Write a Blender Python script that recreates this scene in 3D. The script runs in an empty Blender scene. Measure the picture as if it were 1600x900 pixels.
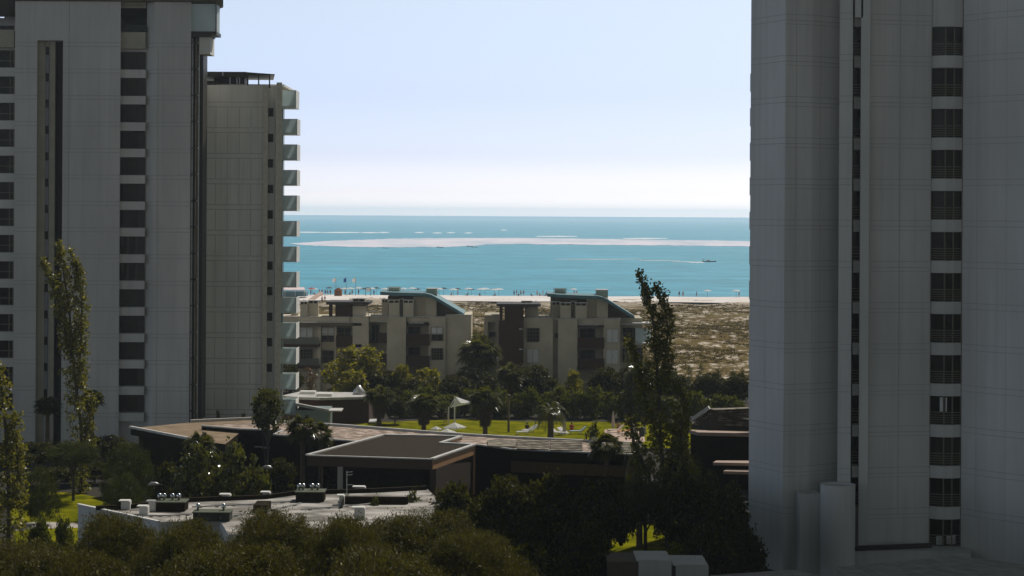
import bpy, bmesh, math, random
import numpy as np
from mathutils import Vector, Matrix
R = math.radians
rng = np.random.default_rng(7)
random.seed(7)
SC = bpy.context.scene
COL = SC.collection

# ------------------------------------------------------------------ camera
LENS, SENS = 70.0, 36.0
F = 1600 * LENS / SENS
HZ, CAMZ, ROLL = 337.0, 25.0, 0.0056
cam = bpy.data.cameras.new('camera')
cam.lens = LENS; cam.sensor_width = SENS; cam.clip_start = 1.0; cam.clip_end = 200000
cam.shift_y = -(450 - HZ) / 1600
camo = bpy.data.objects.new('camera', cam); COL.objects.link(camo)
cr, sr = math.cos(ROLL), math.sin(ROLL)
camo.matrix_world = Matrix(((cr, -sr, 0, 0), (0, 0, -1, 0), (sr, cr, 0, CAMZ), (0, 0, 0, 1)))
SC.camera = camo

# ------------------------------------------------------------------ light
SUN_AZ, SUN_EL = R(58), R(50)      # azimuth from +x towards +y
w = bpy.data.worlds.new('World'); SC.world = w; w.use_nodes = True
nt = w.node_tree; nt.nodes.clear()
sky = nt.nodes.new('ShaderNodeTexSky'); sky.sky_type = 'NISHITA'; sky.sun_disc = False
sky.sun_elevation = SUN_EL; sky.sun_rotation = math.pi / 2 - SUN_AZ
sky.air_density = 1.0; sky.dust_density = 0.6; sky.ozone_density = 2.5; sky.altitude = 0
bg = nt.nodes.new('ShaderNodeBackground'); bg.inputs['Strength'].default_value = 0.09
wo = nt.nodes.new('ShaderNodeOutputWorld')
# maritime sky: pale, brightest in the low band over the sea
wtc = nt.nodes.new('ShaderNodeTexCoord'); wsp = nt.nodes.new('ShaderNodeSeparateXYZ'); nt.links.new(wtc.outputs['Generated'], wsp.inputs[0])
wr = nt.nodes.new('ShaderNodeValToRGB'); nt.links.new(wsp.outputs[2], wr.inputs[0])
we = wr.color_ramp.elements
we[0].position = 0.0; we[0].color = (1.0, 1.0, 1.30, 1); we[1].position = 0.35; we[1].color = (0.19, 0.150, 0.10, 1)
for q_, c_ in ((0.012, (0.66, 0.68, 0.95, 1)), (0.03, (0.475, 0.50, 0.74, 1)), (0.06, (0.46, 0.455, 0.61, 1)), (0.11, (0.575, 0.505, 0.52, 1)), (0.2, (0.30, 0.255, 0.20, 1))):
    k_ = we.new(q_); k_.color = c_
wm = nt.nodes.new('ShaderNodeMix'); wm.data_type = 'RGBA'; wm.blend_type = 'MULTIPLY'; wm.inputs[0].default_value = 1
nt.links.new(sky.outputs[0], wm.inputs[6]); nt.links.new(wr.outputs[0], wm.inputs[7])
# unseen inland side of the sky, tinted warmer and a little dimmer to warm the shade
wd_ = nt.nodes.new('ShaderNodeMapRange'); wd_.inputs[1].default_value = -0.6; wd_.inputs[2].default_value = 0.35; nt.links.new(wsp.outputs[1], wd_.inputs[0])
wc2 = nt.nodes.new('ShaderNodeMix'); wc2.data_type = 'RGBA'; wc2.inputs[6].default_value = (1.0, 0.93, 0.80, 1); wc2.inputs[7].default_value = (1, 1, 1, 1); nt.links.new(wd_.outputs[0], wc2.inputs[0])
wm2 = nt.nodes.new('ShaderNodeMix'); wm2.data_type = 'RGBA'; wm2.blend_type = 'MULTIPLY'; wm2.inputs[0].default_value = 1; nt.links.new(wm.outputs[2], wm2.inputs[6]); nt.links.new(wc2.outputs[2], wm2.inputs[7])
wd3 = nt.nodes.new('ShaderNodeMapRange'); wd3.inputs[1].default_value = -0.9; wd3.inputs[2].default_value = -0.35; nt.links.new(wsp.outputs[0], wd3.inputs[0])  # unseen left side of the sky boosted and blued to brighten left-facing tower walls
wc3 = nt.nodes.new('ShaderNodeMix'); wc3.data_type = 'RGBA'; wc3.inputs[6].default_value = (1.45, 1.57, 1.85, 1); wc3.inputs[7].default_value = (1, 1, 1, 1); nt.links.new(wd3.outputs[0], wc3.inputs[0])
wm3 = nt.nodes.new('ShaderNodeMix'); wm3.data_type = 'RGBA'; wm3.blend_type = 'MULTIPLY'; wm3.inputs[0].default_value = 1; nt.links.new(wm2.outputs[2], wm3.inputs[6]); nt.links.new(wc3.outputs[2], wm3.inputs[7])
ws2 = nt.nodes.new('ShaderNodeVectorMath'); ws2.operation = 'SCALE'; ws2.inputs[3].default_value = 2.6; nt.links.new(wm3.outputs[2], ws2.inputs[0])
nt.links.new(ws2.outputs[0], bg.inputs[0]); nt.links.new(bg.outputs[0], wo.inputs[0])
sl = bpy.data.lights.new('sun', 'SUN'); sl.energy = 4.2; sl.angle = R(0.5); sl.color = (1.0, 0.95, 0.88)
so = bpy.data.objects.new('sun', sl); COL.objects.link(so)
sd = Vector((math.cos(SUN_EL) * math.cos(SUN_AZ), math.cos(SUN_EL) * math.sin(SUN_AZ), math.sin(SUN_EL)))
so.rotation_euler = sd.to_track_quat('Z', 'Y').to_euler(); so.location = (0, 0, 200)
SC.view_settings.view_transform = 'Standard'; SC.view_settings.look = 'None'
SC.view_settings.exposure = 0.0
HAZE = 0.00012; SC.view_settings.gamma = 1.0
SC.render.engine = 'CYCLES'
SC.cycles.max_bounces = 6; SC.cycles.diffuse_bounces = 3; SC.cycles.glossy_bounces = 3
SC.cycles.transparent_max_bounces = 6; SC.cycles.volume_bounces = 2; SC.cycles.transmission_bounces = 3
SC.cycles.use_denoising = True

# ------------------------------------------------------------------ pixel -> place helpers (survey of the photograph, real distances)
def W(px, py, D):
    u = (px - 800) / F; v = -(py - HZ) / F
    return Vector(((u * cr - v * sr) * D, D, CAMZ + (u * sr + v * cr) * D))
def GP(px, py, z=0.0):
    u = (px - 800) / F; v = -(py - HZ) / F
    D = (z - CAMZ) / (u * sr + v * cr)
    return W(px, py, D)
def X(px, D): return W(px, HZ, D).x
def Z(px, py, D): return W(px, py, D).z

# ------------------------------------------------------------------ materials
MATS = {}
def mat(name, c1, c2=None, rough=0.8, scale=3.0, bump=0.0, bscale=None, spec=0.3, detail=4.0, metal=0.0, trans=0.0, stretch=None, lo=0.35, hi=0.65, bdist=0.02):
    if name in MATS: return MATS[name]
    m = bpy.data.materials.new(name); m.use_nodes = True
    n = m.node_tree; L = n.links; p = n.nodes['Principled BSDF']
    p.inputs['Roughness'].default_value = rough
    p.inputs['Specular IOR Level'].default_value = spec
    p.inputs['Metallic'].default_value = metal
    c2 = c2 or tuple(x * 0.82 for x in c1)
    tc = n.nodes.new('ShaderNodeTexCoord'); mp = n.nodes.new('ShaderNodeMapping')
    L.new(tc.outputs['Object'], mp.inputs[0])
    if stretch: mp.inputs['Scale'].default_value = stretch
    ns = n.nodes.new('ShaderNodeTexNoise'); ns.inputs['Scale'].default_value = scale; ns.inputs['Detail'].default_value = detail
    L.new(mp.outputs[0], ns.inputs[0])
    rp = n.nodes.new('ShaderNodeValToRGB'); rp.color_ramp.elements[0].position = lo; rp.color_ramp.elements[1].position = hi
    rp.color_ramp.elements[0].color = (*c2, 1); rp.color_ramp.elements[1].color = (*c1, 1)
    L.new(ns.outputs[0], rp.inputs[0]); L.new(rp.outputs[0], p.inputs['Base Color'])
    if bump > 0:
        nb = n.nodes.new('ShaderNodeTexNoise'); nb.inputs['Scale'].default_value = bscale or scale * 4; nb.inputs['Detail'].default_value = 6
        L.new(mp.outputs[0], nb.inputs[0])
        b = n.nodes.new('ShaderNodeBump'); b.inputs['Strength'].default_value = bump; b.inputs['Distance'].default_value = bdist
        L.new(nb.outputs[0], b.inputs['Height']); L.new(b.outputs[0], p.inputs['Normal'])
    if trans > 0:
        tr = n.nodes.new('ShaderNodeBsdfTranslucent'); L.new(rp.outputs[0], tr.inputs[0])
        mx = n.nodes.new('ShaderNodeMixShader'); mx.inputs[0].default_value = trans
        L.new(p.outputs[0], mx.inputs[1]); L.new(tr.outputs[0], mx.inputs[2])
        L.new(mx.outputs[0], n.nodes['Material Output'].inputs['Surface'])
    MATS[name] = m
    return m

def leafmat(name, dark, light, yellow=None, rough=0.38, trans=0.3, spec=0.5, gloss_scale=0.6):
    """per-leaf random colour, thin translucent glossy leaf"""
    if name in MATS: return MATS[name]
    m = bpy.data.materials.new(name); m.use_nodes = True
    n = m.node_tree; L = n.links; p = n.nodes['Principled BSDF']
    g = n.nodes.new('ShaderNodeNewGeometry')
    rp = n.nodes.new('ShaderNodeValToRGB'); e = rp.color_ramp.elements
    e[0].color = (*dark, 1); e[1].color = (*light, 1); e[0].position = 0.1; e[1].position = 0.8
    if yellow:
        k = e.new(0.97); k.color = (*yellow, 1)
    L.new(g.outputs['Random Per Island'], rp.inputs[0])
    L.new(rp.outputs[0], p.inputs['Base Color'])
    p.inputs['Roughness'].default_value = rough; p.inputs['Specular IOR Level'].default_value = spec
    tr = n.nodes.new('ShaderNodeBsdfTranslucent')
    mxc = n.nodes.new('ShaderNodeMix'); mxc.data_type = 'RGBA'; mxc.inputs[0].default_value = 0.5
    L.new(rp.outputs[0], mxc.inputs[6]); mxc.inputs[7].default_value = (light[0] * 1.5, light[1] * 1.5, light[2] * 0.6, 1)
    L.new(mxc.outputs[2], tr.inputs[0])
    mx = n.nodes.new('ShaderNodeMixShader'); mx.inputs[0].default_value = trans
    L.new(p.outputs[0], mx.inputs[1]); L.new(tr.outputs[0], mx.inputs[2])
    L.new(mx.outputs[0], n.nodes['Material Output'].inputs['Surface'])
    MATS[name] = m
    return m

# ------------------------------------------------------------------ mesh builder
class MB:
    def __init__(s): s.v = []; s.f = []; s.m = []
    def add(s, vs, fs, mi=0):
        o = len(s.v); s.v += [tuple(v) for v in vs]
        s.f += [tuple(i + o for i in f) for f in fs]; s.m += [mi] * len(fs); return s
    def box(s, x0, x1, y0, y1, z0, z1, mi=0, rot=0.0, piv=None):
        if x0 > x1: x0, x1 = x1, x0
        if y0 > y1: y0, y1 = y1, y0
        if z0 > z1: z0, z1 = z1, z0
        vs = [(x, y, z) for z in (z0, z1) for x, y in ((x0, y0), (x1, y0), (x1, y1), (x0, y1))]
        if rot:
            px, py = piv or ((x0 + x1) / 2, (y0 + y1) / 2); c, q = math.cos(rot), math.sin(rot)
            vs = [(px + (x - px) * c - (y - py) * q, py + (x - px) * q + (y - py) * c, z) for x, y, z in vs]
        return s.add(vs, [(3, 2, 1, 0), (4, 5, 6, 7), (0, 1, 5, 4), (1, 2, 6, 5), (2, 3, 7, 6), (3, 0, 4, 7)], mi)
    def pbox(s, a, b, t, u, D, dep, mi=0):          # photo columns a..b, rows t..u on a front plane at distance D
        p, q = W((a + b) / 2, t, D).z, W((a + b) / 2, u, D).z
        m_ = (t + u) / 2
        return s.box(W(a, m_, D).x, W(b, m_, D).x, D, D + dep, q, p, mi)
    def prism(s, poly, z0, z1, mi=0, mtop=None):
        n = len(poly)
        if sum(poly[i][0] * poly[(i + 1) % n][1] - poly[(i + 1) % n][0] * poly[i][1] for i in range(n)) < 0: poly = poly[::-1]
        zz = z1 if hasattr(z1, '__len__') else [z1] * n
        vs = [(p[0], p[1], z0) for p in poly] + [(p[0], p[1], zz[i]) for i, p in enumerate(poly)]
        s.add(vs, [tuple(range(n))[::-1]] + [(i, (i + 1) % n, n + (i + 1) % n, n + i) for i in range(n)], mi)
        o = len(s.v) - 2 * n
        s.f.append(tuple(o + n + i for i in range(n))); s.m.append(mi if mtop is None else mtop)
        return s
    def bar(s, a, b, wd, ht, mi=0):                 # box beam from a to b
        a, b = Vector(a), Vector(b); d = (b - a)
        if d.length < 1e-6: return s
        d.normalize(); up = Vector((0, 0, 1)) if abs(d.z) < 0.95 else Vector((0, 1, 0))
        r = d.cross(up).normalized() * wd / 2; u = r.cross(d).normalized() * ht / 2
        vs = [a - r - u, a + r - u, a + r + u, a - r + u, b - r - u, b + r - u, b + r + u, b - r + u]
        return s.add(vs, [(0, 1, 2, 3), (7, 6, 5, 4), (0, 4, 5, 1), (1, 5, 6, 2), (2, 6, 7, 3), (3, 7, 4, 0)], mi)
    def tube(s, pts, rad, n=7, mi=0):
        pts = [Vector(p) for p in pts]; rad = rad if hasattr(rad, '__len__') else [rad] * len(pts)
        vs = []; fs = []
        for i, p in enumerate(pts):
            d = (pts[min(i + 1, len(pts) - 1)] - pts[max(i - 1, 0)]).normalized()
            u = Vector((0, 0, 1)) if abs(d.z) < 0.9 else Vector((0, 1, 0))
            a = d.cross(u).normalized(); b = a.cross(d)
            for k in range(n):
                t = 2 * math.pi * k / n; vs.append(p + (a * math.cos(t) + b * math.sin(t)) * rad[i])
        for i in range(len(pts) - 1):
            for k in range(n):
                q = (k + 1) % n; fs.append((i * n + k, i * n + q, (i + 1) * n + q, (i + 1) * n + k))
        fs.append(tuple(range(n))[::-1]); fs.append(tuple((len(pts) - 1) * n + k for k in range(n)))
        return s.add(vs, fs, mi)
    def lathe(s, c, prof, n=16, mi=0):              # prof: (r,z) from bottom to top
        vs = [(c[0] + r * math.cos(2 * math.pi * k / n), c[1] + r * math.sin(2 * math.pi * k / n), c[2] + z) for r, z in prof for k in range(n)]
        fs = [(i * n + k, i * n + (k + 1) % n, (i + 1) * n + (k + 1) % n, (i + 1) * n + k) for i in range(len(prof) - 1) for k in range(n)]
        fs.append(tuple(range(n))[::-1]); fs.append(tuple((len(prof) - 1) * n + k for k in range(n)))
        return s.add(vs, fs, mi)
    def build(s, name, mats, parent=None, smooth=False):
        me = bpy.data.meshes.new(name); o = bpy.data.objects.new(name, me)
        off = Vector((0, 0, 0))
        if parent is not None: off = ORG[parent.name]
        else:
            a = np.array(s.v); mn = a.min(0); mx = a.max(0); off = Vector(((mn[0] + mx[0]) / 2, (mn[1] + mx[1]) / 2, mn[2]))
        me.from_pydata([(x - off.x, y - off.y, z - off.z) for x, y, z in s.v], [], s.f)
        for m_ in (mats if isinstance(mats, (list, tuple)) else [mats]): me.materials.append(m_)
        me.polygons.foreach_set('material_index', s.m)
        if smooth: me.polygons.foreach_set('use_smooth', [True] * len(me.polygons))
        me.update()
        COL.objects.link(o)
        ORG[o.name] = off
        if parent is not None: o.parent = parent
        else: o.location = off
        return o
ORG = {}
def tag(o, label=None, cat=None, group=None, kind=None):
    if label: o['label'] = label
    if cat: o['category'] = cat
    if group: o['group'] = group
    if kind: o['kind'] = kind
    return o
def thing(name, loc, label, cat, group=None):
    o = bpy.data.objects.new(name, None); COL.objects.link(o); o.location = loc; o.empty_display_size = 0.5
    ORG[o.name] = Vector(loc); return tag(o, label, cat, group)
def copy_tree(o, parent=None, drop=()):
    c = o.copy(); COL.objects.link(c); ORG[c.name] = ORG.get(o.name, Vector((0, 0, 0)))
    if parent is not None: c.parent = parent
    for ch in list(o.children): copy_tree(ch, c)
    return c
def place(o, loc, rz=0.0, sc=1.0, label=None, group=None):
    c = copy_tree(o); c.location = loc; c.rotation_euler = (0, 0, rz)
    c.scale = sc if hasattr(sc, '__len__') else (sc, sc, sc)
    if label: c['label'] = label
    if group: c['group'] = group
    return c
def movepart(o, parent, d):                          # a further copy of a part (with its sub-parts), shifted by d
    c = copy_tree(o, parent); c.location = o.location + Vector(d); ORG[c.name] = ORG[o.name] + Vector(d); return c
def np_mesh(name, V, Fq, mats, parent=None, org=None, mi=None):
    """V (n,3), Fq (m,k) same-size polygons"""
    me = bpy.data.meshes.new(name)
    off = np.array(org if org is not None else (0, 0, 0), float)
    V = V - off
    k = Fq.shape[1]
    me.vertices.add(len(V)); me.vertices.foreach_set('co', V.astype(np.float32).ravel())
    me.loops.add(Fq.size); me.loops.foreach_set('vertex_index', Fq.astype(np.int32).ravel())
    me.polygons.add(len(Fq)); me.polygons.foreach_set('loop_start', (np.arange(len(Fq)) * k).astype(np.int32))
    me.polygons.foreach_set('loop_total', np.full(len(Fq), k, np.int32))
    for m_ in (mats if isinstance(mats, (list, tuple)) else [mats]): me.materials.append(m_)
    if mi is not None: me.polygons.foreach_set('material_index', mi.astype(np.int32))
    me.update(calc_edges=True); me.validate()
    o = bpy.data.objects.new(name, me); COL.objects.link(o)
    if parent is not None: o.parent = parent
    ORG[o.name] = Vector(off)
    return o
def unit(a): return a / np.maximum(np.linalg.norm(a, axis=-1, keepdims=True), 1e-9)
def leaves(C, L, Wd, bias=None, jitter=1.0):
    """one rhombus per centre; bias = preferred long-axis direction"""
    n = len(C); a = rng.normal(size=(n, 3)) * jitter
    if bias is not None: a = a + bias
    a = unit(a); b = unit(np.cross(a, rng.normal(size=(n, 3))))
    L = (L * rng.uniform(0.6, 1.3, n))[:, None]; Wd = (Wd * rng.uniform(0.6, 1.3, n))[:, None]
    V = np.stack([C - a * L / 2, C + b * Wd / 2, C + a * L / 2, C - b * Wd / 2], 1).reshape(-1, 3)
    return V, np.arange(4 * n).reshape(n, 4)
def clumps(blobs, n_cl, per, sig, shell=(0.55, 1.05)):
    """leaf centres gathered in clumps spread through the blobs"""
    out = []; tot = sum(b[1][0] * b[1][1] + b[1][1] * b[1][2] + b[1][0] * b[1][2] for b in blobs)
    for c, r in blobs:
        k = max(3, int(n_cl * (r[0] * r[1] + r[1] * r[2] + r[0] * r[2]) / tot))
        d = unit(rng.normal(size=(k, 3))); q = rng.uniform(*shell, size=(k, 1))
        cc = np.array(c) + d * np.array(r) * q
        sg = sig * rng.uniform(0.6, 1.4, size=(k, 1, 1))
        pts = cc[:, None, :] + rng.normal(size=(k, per, 3)) * sg * np.array([1, 1, 0.75])
        out.append(pts.reshape(-1, 3))
    return np.concatenate(out)
# ------------------------------------------------------------------ materials in use
CONC = mat('painted_concrete', (0.62, 0.60, 0.555), (0.56, 0.54, 0.50), rough=0.9, scale=0.8, bump=0.15, bscale=5, stretch=(1, 1, 0.06), detail=8, lo=.3, hi=.7)
CONC2 = mat('panel_concrete', (0.80, 0.79, 0.73), (0.68, 0.67, 0.61), rough=0.9, scale=0.8, bump=0.15, bscale=5, stretch=(1, 1, 0.08), detail=7, lo=.3, hi=.7)
JOINT = mat('joint_sealant', (0.40, 0.39, 0.37), rough=0.9)
TAN = mat('tan_render', (0.42, 0.385, 0.30), (0.36, 0.33, 0.255), rough=0.9, scale=0.8)
BROWNC = mat('brown_concrete', (0.16, 0.13, 0.085), (0.12, 0.10, 0.065), rough=0.9, scale=1.0)
DGLASS = mat('dark_glass', (0.010, 0.009, 0.006), (0.018, 0.016, 0.010), rough=0.15, spec=0.10, scale=1.5)
CURT = mat('curtain_behind_glass', (0.040, 0.035, 0.022), (0.014, 0.012, 0.008), rough=0.35, spec=0.12, scale=0.7, stretch=(4, 4, 0.6))
FRAME = mat('window_frame', (0.17, 0.15, 0.10), rough=0.5, spec=0.3)
DARKM = mat('dark_metal', (0.035, 0.028, 0.02), rough=0.5)
GALV = mat('galvanised_metal', (0.45, 0.45, 0.44), (0.33, 0.33, 0.32), rough=0.45, metal=0.6, scale=4)
WHITEP = mat('white_paint', (0.72, 0.71, 0.68), (0.62, 0.61, 0.57), rough=0.6, scale=1.2)
FROST = mat('frosted_glass', (0.68, 0.76, 0.76), (0.62, 0.70, 0.70), rough=0.5, spec=0.15, trans=0.4, scale=0.6)
SLATB = mat('blue_slat', (0.30, 0.38, 0.46), rough=0.7)
ASPH = mat('asphalt', (0.045, 0.042, 0.036), (0.03, 0.028, 0.024), rough=0.95, scale=0.6, bump=0.3)
SOIL = mat('garden_soil', (0.024, 0.019, 0.008), (0.012, 0.010, 0.004), rough=1.0, scale=0.5, bump=0.4)
GRASS = mat('lawn_grass', (0.19, 0.18, 0.006), (0.075, 0.085, 0.003), rough=0.9, spec=0.0, scale=0.5, bump=0.8, bscale=9, detail=10, bdist=.08)
SAND = mat('pale_sand', (0.66, 0.61, 0.57), (0.55, 0.50, 0.46), rough=1.0, scale=0.05, bump=0.3, bscale=2)
BEACH = mat('beach_sand', (0.72, 0.68, 0.66), (0.60, 0.54, 0.49), rough=1.0, scale=0.08, bump=0.3, bscale=1.5)
STONE = mat('white_plinth', (0.5, 0.49, 0.46), rough=0.8)

def joints(mb, edges, zs, h=0.045, off=0.006, mi=1):
    """thin strips of darker sealant along plan edges"""
    for (a, b) in edges:
        d = Vector((b[0] - a[0], b[1] - a[1])); n = Vector((d.y, -d.x)).normalized()
        if n.y > 0: n = -n
        for z in zs:
            p = [(a[0] + n.x * off, a[1] + n.y * off), (b[0] + n.x * off, b[1] + n.y * off)]
            mb.add([(p[0][0], p[0][1], z), (p[1][0], p[1][1], z), (p[1][0], p[1][1], z + h), (p[0][0], p[0][1], z + h)], [(0, 1, 2, 3)], mi)
def vjoint(mb, a, b, t, z0, z1, w_=0.045, off=0.008, mi=1):
    d = Vector((b[0] - a[0], b[1] - a[1])); L = d.length; d.normalize(); n = Vector((d.y, -d.x))
    if n.y > 0: n = -n
    x, y = a[0] + d.x * L * t + n.x * off, a[1] + d.y * L * t + n.y * off
    mb.add([(x, y, z0), (x + d.x * w_, y + d.y * w_, z0), (x + d.x * w_, y + d.y * w_, z1), (x, y, z1)], [(0, 1, 2, 3)], mi)

CURTS = [CURT, DGLASS, mat('half_drawn_curtain', (0.075, 0.066, 0.045), (0.012, 0.010, 0.007), rough=0.4, spec=0.12, scale=1.1, stretch=(3, 3, .3), lo=.45, hi=.55), mat('grey_blind', (0.060, 0.058, 0.048), (0.045, 0.043, 0.034), rough=.5, spec=.1, scale=6, stretch=(.1, .1, 4)), CURT, mat('dim_room', (0.022, 0.019, 0.011), (0.008, 0.007, 0.004), rough=.3, spec=.1, scale=1.4)]
def vary(o, k):
    o.material_slots[0].link = 'OBJECT'; o.material_slots[0].material = CURTS[(k * 7 + k // 3) % len(CURTS)]; return o
# ------------------------------------------------------------------ SETTING
def sheet(name, poly, z, m, label=None):
    mb = MB(); mb.add([(x, y, z) for x, y in poly], [tuple(range(len(poly)))])
    o = mb.build(name, m); o['kind'] = 'structure'
    if label: o['label'] = label
    return o
sheet('ground', [(-3000, -3000), (3000, -3000), (3000, 600), (-3000, 600)], 0.0, SOIL)
# dunes: a gently uneven sheet of sand with procedural scrub cover
def dune_h(x, y):
    return (0.35 * np.sin(x * 0.11 + 1.3 * np.sin(y * 0.03)) * np.sin(y * 0.07 + 0.8 * np.sin(x * 0.05)) + 0.22 * np.sin(x * 0.31 + y * 0.17) + 0.15 * np.sin(y * 0.43 - x * 0.21)
            + 0.5 * np.exp(-((y - 520) / 22) ** 2))
def grid(name, x0, x1, y0, y1, nx, ny, hf, m):
    xs = np.linspace(x0, x1, nx); ys = np.linspace(y0, y1, ny)
    XX, YY = np.meshgrid(xs, ys); ZZ = hf(XX, YY)
    V = np.stack([XX, YY, ZZ], -1).reshape(-1, 3)
    i, j = np.meshgrid(np.arange(nx - 1), np.arange(ny - 1)); a = (j * nx + i).ravel()
    Fq = np.stack([a, a + 1, a + nx + 1, a + nx], 1)
    o = np_mesh(name, V, Fq, m); o.data.polygons.foreach_set('use_smooth', [True] * len(o.data.polygons)); o['kind'] = 'structure'
    return o
md = bpy.data.materials.new('dune_sand_and_scrub'); md.use_nodes = True
n = md.node_tree; L = n.links; p = n.nodes['Principled BSDF']; p.inputs['Roughness'].default_value = 1; p.inputs['Specular IOR Level'].default_value = 0.05
tc = n.nodes.new('ShaderNodeTexCoord'); mp = n.nodes.new('ShaderNodeMapping'); mp.inputs['Scale'].default_value = (1, 0.45, 1); L.new(tc.outputs['Object'], mp.inputs[0])
n1 = n.nodes.new('ShaderNodeTexNoise'); n1.inputs['Scale'].default_value = 0.42; n1.inputs['Detail'].default_value = 10; n1.inputs['Roughness'].default_value = 0.75; L.new(mp.outputs[0], n1.inputs[0])
n2 = n.nodes.new('ShaderNodeTexNoise'); n2.inputs['Scale'].default_value = 1.3; n2.inputs['Detail'].default_value = 5; L.new(mp.outputs[0], n2.inputs[0])
r1 = n.nodes.new('ShaderNodeValToRGB'); r1.color_ramp.elements[0].position = 0.40; r1.color_ramp.elements[1].position = 0.48; L.new(n1.outputs[0], r1.inputs[0])
cs = n.nodes.new('ShaderNodeValToRGB'); cs.color_ramp.elements[0].color = (0.40, 0.33, 0.25, 1); cs.color_ramp.elements[1].color = (0.60, 0.54, 0.47, 1); L.new(n2.outputs[0], cs.inputs[0])
cg = n.nodes.new('ShaderNodeValToRGB'); cg.color_ramp.elements[0].color = (0.075, 0.055, 0.012, 1); cg.color_ramp.elements[1].color = (0.15, 0.105, 0.035, 1); L.new(n2.outputs[0], cg.inputs[0])
# vegetation thins out towards the beach
sp = n.nodes.new('ShaderNodeSeparateXYZ'); L.new(tc.outputs['Object'], sp.inputs[0])
mr = n.nodes.new('ShaderNodeMapRange'); mr.inputs[1].default_value = 500; mr.inputs[2].default_value = 565; mr.inputs[3].default_value = 1.0; mr.inputs[4].default_value = 0.3; L.new(sp.outputs[1], mr.inputs[0])
mm = n.nodes.new('ShaderNodeMath'); mm.operation = 'MULTIPLY'; L.new(r1.outputs[0], mm.inputs[0]); L.new(mr.outputs[0], mm.inputs[1])
mx = n.nodes.new('ShaderNodeMix'); mx.data_type = 'RGBA'; L.new(mm.outputs[0], mx.inputs[0]); L.new(cs.outputs[0], mx.inputs[6]); L.new(cg.outputs[0], mx.inputs[7]); L.new(mx.outputs[2], p.inputs['Base Color'])
b = n.nodes.new('ShaderNodeBump'); b.inputs['Strength'].default_value = 0.6; b.inputs['Distance'].default_value = 0.3; L.new(n1.outputs[0], b.inputs['Height']); L.new(b.outputs[0], p.inputs['Normal'])
grid('dunes', -260, 260, 288, 575, 260, 200, lambda x, y: dune_h(x, y) + 0.75, md)
grid('beach', -420, 420, 560, 640, 200, 40, lambda x, y: 0.9 - np.clip((y - 590) / 34, 0, 2) * 0.95 + 0.05 * np.sin(x * 0.2 + y * 0.11), BEACH)
# sea
ms = bpy.data.materials.new('sea_water'); ms.use_nodes = True
n = ms.node_tree; L = n.links; p = n.nodes['Principled BSDF']
tc = n.nodes.new('ShaderNodeTexCoord'); mp = n.nodes.new('ShaderNodeMapping'); mp.inputs['Scale'].default_value = (0.35, 1, 1); L.new(tc.outputs['Object'], mp.inputs[0])
n1 = n.nodes.new('ShaderNodeTexNoise'); n1.inputs['Scale'].default_value = 0.16; n1.inputs['Detail'].default_value = 8; n1.inputs['Roughness'].default_value = 0.65; L.new(mp.outputs[0], n1.inputs[0])
sp = n.nodes.new('ShaderNodeSeparateXYZ'); L.new(tc.outputs['Object'], sp.inputs[0])
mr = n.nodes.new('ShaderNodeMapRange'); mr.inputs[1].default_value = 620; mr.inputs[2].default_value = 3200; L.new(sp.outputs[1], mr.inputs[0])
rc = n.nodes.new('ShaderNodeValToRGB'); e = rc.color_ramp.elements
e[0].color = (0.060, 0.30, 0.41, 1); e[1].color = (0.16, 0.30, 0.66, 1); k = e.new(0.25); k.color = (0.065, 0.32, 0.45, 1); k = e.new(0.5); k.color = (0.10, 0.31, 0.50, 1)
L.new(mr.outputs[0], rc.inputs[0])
vr = n.nodes.new('ShaderNodeMapRange'); vr.inputs[1].default_value = 0.3; vr.inputs[2].default_value = 0.7; vr.inputs[3].default_value = 0.62; vr.inputs[4].default_value = 1.42; L.new(n1.outputs[0], vr.inputs[0])
mx = n.nodes.new('ShaderNodeMix'); mx.data_type = 'RGBA'; mx.blend_type = 'MULTIPLY'; mx.inputs[0].default_value = 1; mw = n.nodes.new('ShaderNodeMapping'); mw.inputs['Scale'].default_value = (0.22, 1, 1); L.new(tc.outputs['Object'], mw.inputs[0])
n3 = n.nodes.new('ShaderNodeTexNoise'); n3.inputs['Scale'].default_value = 0.022; n3.inputs['Detail'].default_value = 7; n3.inputs['Roughness'].default_value = 0.7; L.new(mw.outputs[0], n3.inputs[0])
v3 = n.nodes.new('ShaderNodeMapRange'); v3.inputs[1].default_value = 0.3; v3.inputs[2].default_value = 0.7; v3.inputs[3].default_value = 0.72; v3.inputs[4].default_value = 1.28; L.new(n3.outputs[0], v3.inputs[0])
m3 = n.nodes.new('ShaderNodeMath'); m3.operation = 'MULTIPLY'; L.new(vr.outputs[0], m3.inputs[0]); L.new(v3.outputs[0], m3.inputs[1])
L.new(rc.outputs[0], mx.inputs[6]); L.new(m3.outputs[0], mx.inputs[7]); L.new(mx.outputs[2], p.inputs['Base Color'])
p.inputs['Roughness'].default_value = 0.45; p.inputs['Specular IOR Level'].default_value = 0.16
b = n.nodes.new('ShaderNodeBump'); b.inputs['Strength'].default_value = 0.7; b.inputs['Distance'].default_value = 0.8; L.new(n1.outputs[0], b.inputs['Height']); L.new(b.outputs[0], p.inputs['Normal'])
sheet('sea', [(-60000, 600), (60000, 600), (60000, 90000), (-60000, 90000)], 0.02, ms)
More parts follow.
